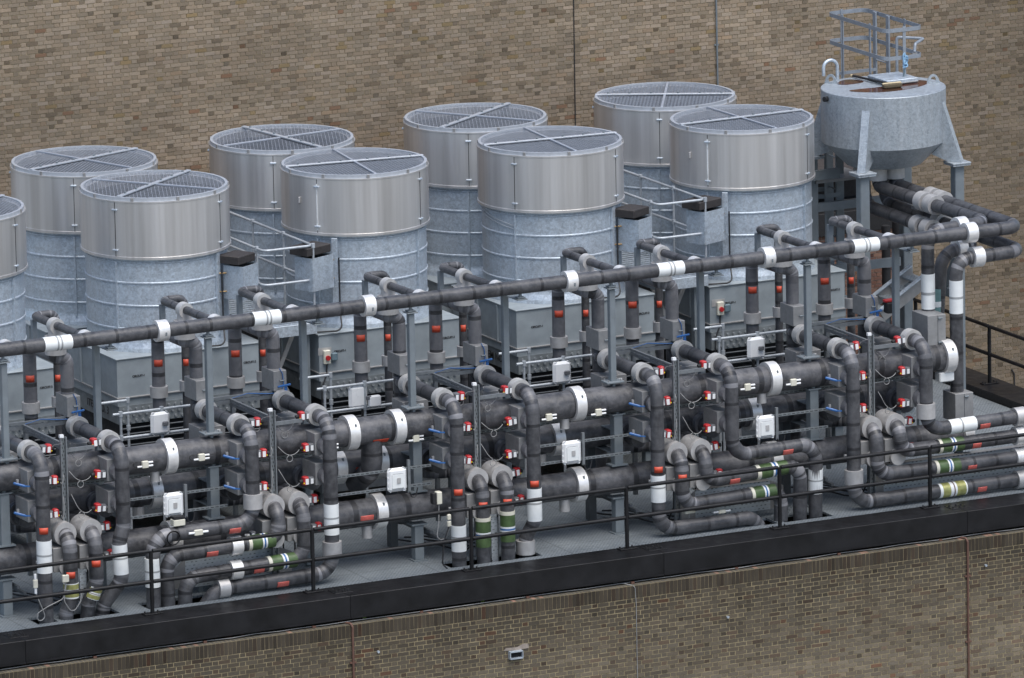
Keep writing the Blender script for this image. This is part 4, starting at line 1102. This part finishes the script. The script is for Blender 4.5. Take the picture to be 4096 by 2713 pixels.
bulkhead(.80, 1.66, -.2, 1.85, BAY[0]); bulkhead(5.05, 1.58, 3.75, 5.75, BAY[1]); bulkhead(8.45, 1.66, 7.7, 9.65, BAY[2]); bulkhead(12.3, 1.66, 11.6, 13.6, BAY[3])
# small junction boxes near the deck
t = thing('junction_box', (.75, .5, 1.45), 'cream and black junction box on top of a lagged run '+BAY[0], 'junction box')
one('box', (.72, .45, 1.43), (.22, .16, .12), bev=.012).build('body', M['cream'], t); one('box', (.72, .45, 1.51), (.2, .15, .05)).build('lid', M['blackm'], t)
t = thing('cable_coil', (.62, .3, 1.2), 'coiled black cable tied to a lagged run '+BAY[0], 'cable')
m = MB(); pts = [(.56+.12*math.cos(a*.5), .29, 1.2+.12*math.sin(a*.5)) for a in range(0, 26)]; m.tube(pts, .014, seg=6, fine=0); m.build('coil', M['bcable'], t)
t = thing('cable_joint', (1.0, .3, 1.22), 'cream cable joint clipped on the mid height lagged run '+BAY[0], 'junction block')
one('box', (1.03, .29, 1.24), (.16, .05, .10), bev=.01).build('body', M['cream'], t)
for s_ in (-1, 1): one('cyl', (1.03+s_*.08, .29, 1.24), (1.03+s_*.18, .29, 1.24), .022, 10).build('gland', M['whitep'], t)
t = thing('junction_box', (10.4, .5, .35), 'yellowish junction box by the lying pipe '+BAY[2], 'junction box')
one('box', (10.62, .55, .40), (.20, .14, .10), bev=.01).build('body', M['cream'], t); one('cyl', (10.62, .55, .26), (10.62, .55, .35), .02, 8).build('stem', M['galvbox'], t)
t = thing('cable_joint', (11.0, .5, .33), 'pale cable joint above the lying pipe '+BAY[2], 'junction block')
one('box', (11.25, .5, .31), (.14, .05, .07), bev=.01).build('body', M['cream'], t)
for s_ in (-1, 1): one('cyl', (11.25+s_*.07, .5, .31), (11.25+s_*.17, .5, .31), .02, 10).build('gland', M['whitep'], t)
t = thing('junction_box', (5.75, .4, 1.25), 'black and cream box left of the drop pipe '+BAY[1], 'junction box')
one('box', (5.66, .42, 1.26), (.10, .12, .22), bev=.01).build('body', M['cream'], t); one('box', (5.57, .42, 1.26), (.08, .12, .20), bev=.01).build('lid', M['blackm'], t)
for s_, z in ((0, .92), (0, .80)): one('box', (5.80, .30, z), (.07, .05, .10), bev=.012).build('cable_gland', M['cream'], t)
one('tube', [(5.66, .40, 1.15), (5.64, .38, .8), (5.58, .36, .55), (5.74, .36, .5), (5.80, .31, .7)], .009, bend=.1, seg=6).build('cable', M['cable'], t)
one('tube', [(5.80, .31, .75), (5.70, .31, .5), (5.66, .31, .1), (5.80, .31, -.05)], .014, bend=.1, seg=6).build('cable', M['bcable'], t)
t = thing('cable_joint', (-1.95, .28, .8), 'cream cable joint tied to the far left drop pipe', 'junction block')
one('box', (-2.02, .30, .72), (.08, .05, .15), bev=.01).build('body', M['cream'], t)
for s_ in (-1, 1): one('cyl', (-2.02, .30, .72+s_*.08), (-2.02, .30, .72+s_*.17), .022, 10).build('gland', M['whitep'], t)
one('tube', [(-2.02, .3, .56), (-1.92, .29, .3), (-1.85, .29, .1), (-2.0, .29, .05), (-2.02, .29, .2), (-1.8, .29, .3), (-1.5, .30, .4), (-1.45, .3, .65)], .009, bend=.12, seg=6).build('cable', M['cable'], t)
t = thing('junction_box', (-1.45, .3, .72), 'small cream switch box between two far left pipes', 'junction box')
one('box', (-1.46, .31, .74), (.12, .06, .13), bev=.01).build('body', M['cream'], t); one('cyl', (-1.46, .31, .80), (-1.46, .31, .95), .012, 8).build('aerial', M['blackm'], t)
one('tube', [(-1.46, .31, .68), (-1.5, .3, .35), (-1.35, .3, .1), (-1.2, .3, .3), (-1.15, .32, .55)], .010, bend=.12, seg=6).build('cable', M['cable'], t)

# ------------------------------------------------------------------ raised tank
TX, TY = 17.23, 5.3
def tank():
    t = thing('raised_tank', (TX, TY, 0), 'raised round galvanised tank on four legs with conical bottom', 'tank')
    m = MB(); m.lathe([(.70, 5.19), (1.145, 5.62), (1.152, 5.625), (1.152, 6.595), (1.145, 6.605), (.001, 6.61)], (TX, TY, 0), seg=72); m.build('shell', M['galvtank'], t)
    m = MB(); m.lathe([(.001, 5.19), (.70, 5.19)], (TX, TY, 0), seg=48); m.build('cone_base', M['steeld'], t)
    for k, a in enumerate((-45, -135, 135, 45)):
        c, s_ = math.cos(R(a)), math.sin(R(a)); d = Vector((c, s_, 0)); n = Vector((-s_, c, 0)); w = .15 if a in (-135, 45) else .17
        P = lambda r, z: Vector((TX, TY, 0))+d*r+Vector((0, 0, z))-n*(w/2)
        m = MB(); m.prism([P(1.14, 6.40), P(1.14, 5.62), P(.93, 5.40), P(1.24, 5.275), P(1.50, 5.275)], n*w)
        lg = m.build('leg_bracket', M['galvtank'], t)
        x, y = TX+c*1.40, TY+s_*1.40
        m = MB(); m.box((x, y, 5.255), (.38, .38, .03), bev=.004); m.box((x, y, 5.222), (.36, .36, .026)); m.build('foot_plate', M['galvtank'], lg)
        one('box', (x, y, 2.61), (.19, .19, 5.2), bev=.012).build('leg_column', M['steel'], t)
    # puddles
    for pts in ([(-.80, -.02), (-.62, -.30), (-.30, -.50), (.02, -.52), (.35, -.46), (.70, -.30), (.98, -.05), (.88, .22), (.62, .36), (.30, .10), (-.10, -.05), (-.45, -.0)], [(-.62, .72), (-.30, .98), (-.12, .92), (-.02, .60), (-.30, .50), (-.55, .52)]):
        m = MB()
        # smooth the outline
        q = pts
        for _ in range(2):
            q2 = []
            for a, b in zip(q, q[1:]+q[:1]): q2 += [(a[0]*.75+b[0]*.25, a[1]*.75+b[1]*.25), (a[0]*.25+b[0]*.75, a[1]*.25+b[1]*.75)]
            q = q2
        m.prism([(TX+a, TY+b, 6.6105) for a, b in q], (0, 0, .004)); m.build('rusty_puddle', M['wet'], t)
    h = one('box', (17.62, 5.64, 6.665), (.66, .74, .09), bev=.008).build('hatch', M['galv'], t)
    one('tube', [(17.30, 5.24, 6.645), (17.95, 5.27, 6.645)], .014, seg=8).build('hinge_bar', M['galvbox'], h)
    for x, y in ((16.58, 6.10), (18.16, 5.07), (16.4, 4.6)):
        if x == 16.4: continue
        m = MB(); n = Vector((x-TX, y-TY, 0)).normalized(); d = Vector((-n.y, n.x, 0)); c = Vector((x, y, 6.605))
        outer = [c+n*a+Vector((0, 0, b)) for a, b in ((-.13, 0), (-.10, .10), (-.05, .165), (0, .18), (.05, .165), (.10, .10), (.13, 0))]
        inner = [c+n*a+Vector((0, 0, b)) for a, b in ((-.045, .03), (-.05, .09), (-.03, .125), (0, .135), (.03, .125), (.05, .09), (.045, .03))]
        for k in range(6):
            m.prism([outer[k], outer[k+1], inner[k+1], inner[k]], d*.02)
        m.prism([outer[0], inner[0], inner[6], outer[6]], d*.02)
        m.build('lifting_lug', M['galvtank'], t)
    x, y = 16.82, 6.30
    one('tube', [(x, y, 6.5), (x, y, 7.0), (x-.29, y+.0, 7.0), (x-.29, y, 6.72)], .032, bend=.145, seg=12).build('vent_gooseneck', M['galv'], t)
    one('cyl', (16.12, 5.35, 6.49), (16.0, 5.3, 6.49), .05, 12).build('side_stub', M['blackm'], t)
tank()
def cage():
    t = thing('access_cage', (17.8, 6.3, 6.54), 'flat bar safety cage standing on top of the raised tank', 'safety cage')
    x0, x1, y0, y1 = 17.39, 18.20, 5.50, 7.74
    for z in (7.66, 7.14):
        q = [(x0, y1), (x0, y0), (x1, y0), (x1, y1)]; r = .16; pts = []
        for cx, cy, a0 in ((x0+r, y0+r, 180), (x1-r, y0+r, 270), (x1-r, y1-r, 0), (x0+r, y1-r, 90)):
            for k in range(7): pts.append((cx+r*math.cos(R(a0+15*k)), cy+r*math.sin(R(a0+15*k))))
        m = MB(); n = len(pts)
        for k in range(n):
            a, b = Vector((*pts[k], 0)), Vector((*pts[(k+1) % n], 0)); d = b-a
            m.box((a+b)/2+Vector((0, 0, z)), (d.length+.006, .010, .075), rz=math.atan2(d.y, d.x))
        m.build('hoop', M['cagezinc'], t)
    for x, y, z0, w in ((x0+.012, 6.10, 6.61, .06), (17.80, y0+.012, 6.55, .06), (x1-.012, 6.2, 6.55, .06), (x0+.012, 7.15, 5.4, .06), (17.7, y1-.012, 6.4, .05)):
        one('box', (x, y, (z0+7.72)/2), (.016 if abs(y-y0) > .1 and abs(y-y1) > .1 else w, w if abs(y-y0) > .1 and abs(y-y1) > .1 else .016, 7.72-z0)).build('upright', M['cagezinc'], t)
    for y in (6.75, 7.25): one('box', (x1-.06, y, 6.6), (.035, .11, 2.2), bev=.004).build('stile', M['cagezinc'], t)
    for z in (5.9, 6.2, 6.5, 6.8): one('tube', [(x1-.06, 6.76, z), (x1-.06, 7.24, z)], .013, seg=8).build('rung', M['cagezinc'], t)
    one('box', (17.75, 7.2, 6.62), (.8, .012, .06)).build('cross_strap', M['cagezinc'], t)
cage()
t = thing('water_tap', (18.25, 5.9, 7.3), 'grey plastic pipe with tap hooked over the safety cage', 'pipe')
one('tube', [(18.05, 6.25, 6.6), (18.05, 6.25, 7.38), (18.45, 5.95, 7.36), (18.05, 5.55, 7.36), (18.02, 5.52, 7.22)], .028, bend=.05, seg=10).build('tube', M['cagezinc'], t)
one('box', (18.02, 5.52, 7.19), (.10, .03, .03)).build('tap', M['galvbox'], t)
t = thing('rope', (17.8, 5.48, 7.1), 'knotted pale blue rope tied to the cage with a trailing end', 'rope')
m = MB(); pts = []
for k in range(60): pts.append((17.80+random.uniform(-.07, .07), 5.49+random.uniform(-.05, .03), 7.03+random.uniform(-.10, .22)))
m.tube(pts, .011, bend=.03, seg=5, fine=0); m.build('knot', M['rope'], t)
one('tube', [(17.79, 5.47, 6.95), (17.77, 5.5, 6.75), (17.66, 5.6, 6.66), (17.55, 5.75, 6.655), (17.40, 6.05, 6.60), (17.33, 6.10, 6.58)], .010, bend=.1, seg=6).build('trailing_end', plain('dirty_rope', (.12, .18, .20), .8), t)
t = thing('broom', (17.25, 5.6, 6.58), 'broom with dark handle lying across the tank top by the hatch', 'broom')
one('tube', [(17.20, 6.42, 6.64), (17.27, 5.15, 6.68)], .022, seg=10).build('handle', M['blackm'], t); one('tube', [(17.198, 6.46, 6.639), (17.20, 6.40, 6.64)], .024, seg=10).build('handle_tip', M['wood'], t)
one('box', (17.29, 5.08, 6.70), (.38, .05, .03), rz=R(-3), bev=.008).build('head', M['wood'], t); one('box', (17.29, 5.06, 6.66), (.38, .11, .085), rz=R(-3), bev=.02).build('bristles', M['bristle'], t)

# the tank assembly stands a little deeper than first laid out
for o in list(COL.objects):
    if o.parent is None and o.name.split('.')[0] in ('raised_tank', 'access_cage', 'water_tap', 'rope', 'broom'):
        o.location = Vector(o.location)+Vector((.385, .702, -.168 if o.name.startswith('raised') or o.name.startswith('broom') else -.24))
TX, TY = TX+.347, TY+.702
# tank outlet pipes
def outlet(name, lab, pts, r, mat='lag', parts=(), bend=.22):
    t = thing(name, pts[-1], lab, 'pipe', 'lagged pipes under the raised tank')
    one('tube', pts, r, bend=bend, seg=18, wob=.014, wrap=True).build('lagging', M[mat], t)
    for kind, a, b, rr, mt in parts: one('cyl', a, b, rr, 26).build(kind, M[mt], t)
    return t
HX1, HX2 = 17.69, 17.36
YF, YB = 5.80, 6.22
outlet('outlet_pipe', 'lagged tank outlet going left into the drop with white tape and tall box', [(HX2, YF, 5.03), (HX2, YF, HZ+.0), (HX2, 1.75, HZ+.02), (16.07, 1.60, HZ), (16.07, 1.60, 3.2)], .12, parts=(
    ('collar', (HX2, YF, 4.76), (HX2, YF, 5.03), .19, 'alud'), ('collar', (HX2, 3.58, HZ+.01), (HX2, 3.82, HZ+.01), .18, 'alud'), ('collar', (HX2, 3.92, HZ+.01), (HX2, 4.16, HZ+.01), .18, 'alud'),
    ('collar', (16.68, 1.67, HZ+.01), (16.88, 1.69, HZ+.01), .18, 'alu'), ('white_tape', (16.07, 1.60, 3.24), (16.07, 1.60, 3.88), .125, 'white'), ('grey_band', (16.07, 1.60, 3.50), (16.07, 1.60, 3.55), .127, 'tapegrey')), bend=.3)
t = thing('valve_box', (15.95, 1.2, 2.9), 'tall two door sheet metal box under the white taped drop', 'valve box')
one('box', (15.98, 1.42, 2.93), (.37, .58, .56), bev=.006).build('box', M['galvbox'], t)
one('box', (16.0, 1.126, 2.93), (.006, .004, .55)).build('door_joint', M['steeld'], t)
m = MB()
for z in (3.15, 2.71): m.cyl((16.0, 1.11, z), (16.08, 1.11, z), .016, 8)
m.build('latches', M['steel'], t)
outlet('outlet_pipe', 'lower lagged tank loop dropping with white tape to the floor box', [(17.75, 6.22, 5.03), (17.75, 6.22, 4.22), (17.75, YC, 4.19), (16.40, YC, 4.17), (16.40, YC, 1.75)], .12, parts=(
    ('collar', (17.75, 4.0, 4.21), (17.75, 4.24, 4.21), .18, 'alud'), ('collar', (16.72, YC, 4.18), (16.92, YC, 4.18), .185, 'alu'), ('white_tape', (16.40, YC, 3.20), (16.40, YC, 3.80), .125, 'white'), ('grey_band', (16.40, YC, 3.47), (16.40, YC, 3.51), .127, 'tapegrey')), bend=.28)
t = thing('valve_box', (16.43, 1.2, 1.2), 'sheet metal box low down where the white taped pipe ends', 'valve box')
one('box', (16.43, 1.18, 1.50), (.37, .46, .52), bev=.006).build('box', M['galvbox'], t)
one('box', (16.43, .946, 1.5), (.006, .004, .5)).build('door_joint', M['steeld'], t); one('cyl', (16.43, .93, 1.70), (16.51, .93, 1.70), .016, 8).build('latch', M['steel'], t)
one('box', (16.43, 1.18, .62), (.12, .12, 1.22)).build('stand', M['steel'], t)
outlet('outlet_pipe', 'lower inner lagged tank loop curving down behind with a teal band', [(HX2-.06, YB, 5.03), (HX2-.06, YB, 4.22), (HX2-.06, 2.0, 4.19), (16.55, 1.95, 4.15), (16.42, 1.95, 2.6)], .12, parts=(
    ('collar', (HX2-.06, 3.6, 4.2), (HX2-.06, 3.84, 4.2), .18, 'alud'), ('collar', (HX2-.06, 3.98, 4.2), (HX2-.06, 4.22, 4.2), .18, 'alud'), ('collar', (16.85, 1.98, 4.18), (17.03, 1.99, 4.18), .18, 'alu'),
    ('teal_band', (16.42, 1.95, 2.95), (16.42, 1.95, 3.5), .124, 'teal'), ('white_band', (16.42, 1.95, 3.18), (16.42, 1.95, 3.28), .126, 'white'), ('collar', (HX2-.06, YB, 4.76), (HX2-.06, YB, 5.03), .19, 'alud')), bend=.35)
# trace heater joint on a tank pipe
t = thing('cable_joint', (17.02, 4.3, 4.42), 'grey cable joint lying between the tank outlet pipes', 'junction block')
one('box', (17.55, 4.7, 4.40), (.08, .2, .08), rz=R(4), bev=.01).build('body', M['galvbox'], t); one('cyl', (17.55, 4.58, 4.40), (17.55, 4.48, 4.39), .03, 10).build('gland', M['grey'], t)

# ladder, frame and pipes behind the tank
def ladder():
    t = thing('access_ladder', (17.3, 7.6, 0), 'grey steel access ladder with hoops behind the tank', 'ladder')
    x = 17.36
    for y in (7.25, 7.75): one('box', (x+(y-7.25)*.1, y, 2.9), (.16, .05, 5.8), bev=.005).build('stile', M['steel'], t)
    k = 0
    while k < 18:
        one('tube', [(x, 7.25, .4+k*.3), (x+.05, 7.75, .4+k*.3)], .014, seg=8).build('rung', M['steel'], t); k += 1
    for z in (3.2, 4.25, 5.2):
        pts = [(x-.0, 7.22, z), (x-.35, 7.15, z), (x-.62, 7.3, z), (x-.70, 7.5, z), (x-.62, 7.72, z), (x-.35, 7.85, z), (x, 7.78, z)]
        m = MB()
        for a, b in zip(pts, pts[1:]):
            a, b = Vector(a), Vector(b); d = b-a; m.box((a+b)/2, (d.length+.01, .012, .08), rz=math.atan2(d.y, d.x))
        m.build('hoop', M['steel'], t)
    for dx, dy in ((-.35, 7.15), (-.70, 7.5), (-.35, 7.85)): one('box', (x+dx, dy, 4.2), (.05, .012, 2.4)).build('hoop_strap', M['steel'], t)
ladder()
t = thing('steel_frame', (17.2, 6.0, 0), 'grey steel cross beams tying the tank legs together', 'frame')
for a, b, z, h in (((16.59, 5.01), (16.59, 6.99), 2.6, .16), ((18.57, 5.01), (18.57, 6.99), 2.6, .16), ((16.59, 6.99), (18.57, 6.99), 4.1, .16), ((16.59, 6.99), (18.57, 6.99), 2.9, .16), ((16.0, 6.8), (17.2, 6.8), 4.75, .18), ((16.0, 6.8), (17.2, 6.8), 3.2, .16)):
    A, B_ = Vector((*a, z)), Vector((*b, z)); d = B_-A
    one('box', (A+B_)/2, (d.length-.2, .10, h), rz=math.atan2(d.y, d.x)).build('cross_beam', M['steel'], t)
A, B_ = Vector((18.57, 6.9, .6)), Vector((18.57, 5.1, 3.2)); d = B_-A
one('box', (A+B_)/2, (.05, .16, d.length), mat=Matrix.Rotation(-math.atan2(d.y, d.z), 3, 'X')).build('diagonal', M['steel'], t)
one('box', (16.05, 6.8, 2.4), (.10, .10, 4.8)).build('corner_post', M['steel'], t)
one('box', (17.2, 7.3, 4.60), (1.1, .9, .05)).build('landing', M['galvbox'], t)
for x, y, z, lab in ((19.62, 9.6, 3.0, 'thinner black downpipe before the red brick annexe'), (19.95, 9.7, 3.4, 'thicker black downpipe with grey clip before the red annexe')):
    t = thing('downpipe', (x, y, 0), lab, 'downpipe', 'black downpipes by the annexe')
    one('tube', [(x, y, 0), (x, y, z)], .085 if x < 19.7 else .125, seg=16).build('pipe', M['blackm'], t)
    one('cyl', (x, y, 2.2), (x, y, 2.34), .10 if x < 19.7 else .135, 16).build('clip', M['grey' if x < 19.7 else 'alud'], t)
def stair():
    t = thing('access_stair', (17.0, 4.6, 0), 'grey steel stair stringer sloping up beside the last tower', 'stair')
    a, b = Vector((16.6, 4.3, 2.55)), Vector((17.6, 4.3, 3.15)); d = b-a
    rot = Matrix.Rotation(-math.atan2(d.z, d.x), 3, 'Y')
    for y in (4.3, 4.95):
        sb = one('box', (a+b)/2+Vector((0, y-4.3, 0)), (d.length, .04, .22), mat=rot).build('stringer', M['galvbox'], t)
        one('box', (a+b)/2+Vector((-.03, y-4.3-.02, .13)), (d.length, .10, .02), mat=rot).build('top_flange', M['galv'], sb)
    for k in range(4): one('box', a.lerp(b, (k+.5)/4)+Vector((0, .33, .0)), (.22, .60, .03)).build('tread', M['grate'], t)
    for x in (16.75, 17.45): one('box', (x, 4.42, 1.25), (.10, .10, 2.5)).build('post', M['steel'], t)
stair()
# deck clutter below the right boxes: valve with dark body
t = thing('gate_valve', (16.25, 2.6, 2.9), 'small black and red valve among cables near the last header post', 'valve')
one('box', (15.62, 2.2, 3.20), (.20, .16, .20), bev=.02).build('body', M['blackm'], t); one('box', (15.60, 2.2, 3.33), (.22, .10, .05), bev=.01).build('red_cap', M['red'], t)

# end cap and white patch on the upper main's right end
one('cyl', (16.25, YC, 2.43), (16.27, YC, 2.43), .30, 30).build('end_cap', M['alud'], H1)
one('box', (16.12, YC-.05, 2.08), (.30, .20, .18), bev=.02).build('foil_patch', M['white'], H1)

# ------------------------------------------------------------------ camera, light, render
cam = bpy.data.cameras.new('camera'); co = bpy.data.objects.new('camera', cam); COL.objects.link(co); S.camera = co
r_ = Vector((.89465109, -.44633855, -.01952734)); u_ = Vector((.11100173, .17973162, .97743294)); f_ = Vector((.43275633, .87662902, -.21034144))
mw = Matrix.Identity(4)
for k in range(3): mw[k][0] = r_[k]; mw[k][1] = u_[k]; mw[k][2] = -f_[k]; mw[k][3] = (-57.89808772, -131.34252814, 35.5220376)[k]
co.matrix_world = mw
cam.sensor_width = 36; cam.lens = 36*34633.787/4096; cam.clip_start = 1; cam.clip_end = 3000

SUN_EL, SUN_AZ = 66, 175     # azimuth measured clockwise from +Y (sky convention), soft high light from the front
w = bpy.data.worlds.new('World'); S.world = w; w.use_nodes = True
nt = w.node_tree; bg = nt.nodes['Background']
sky = nt.nodes.new('ShaderNodeTexSky'); sky.sky_type = 'NISHITA'; sky.sun_disc = False
sky.sun_elevation = R(SUN_EL); sky.sun_rotation = R(SUN_AZ); sky.air_density = 1.0; sky.dust_density = 2.0; sky.ozone_density = 1.0
nt.links.new(sky.outputs[0], bg.inputs[0]); bg.inputs[1].default_value = .085
sl = bpy.data.lights.new('sun', 'SUN'); sl.energy = 1.5; sl.angle = R(50); sl.color = (1, .975, .94)
so = bpy.data.objects.new('sun', sl); COL.objects.link(so)
d = Vector((math.sin(R(SUN_AZ))*math.cos(R(SUN_EL)), math.cos(R(SUN_AZ))*math.cos(R(SUN_EL)), math.sin(R(SUN_EL))))
so.rotation_euler = (-d).to_track_quat('-Z', 'Y').to_euler()
S.view_settings.view_transform = 'Standard'; S.view_settings.look = 'None'; S.view_settings.gamma = 1; S.view_settings.exposure = 1.16
S.render.engine = 'CYCLES'; S.cycles.max_bounces = 8
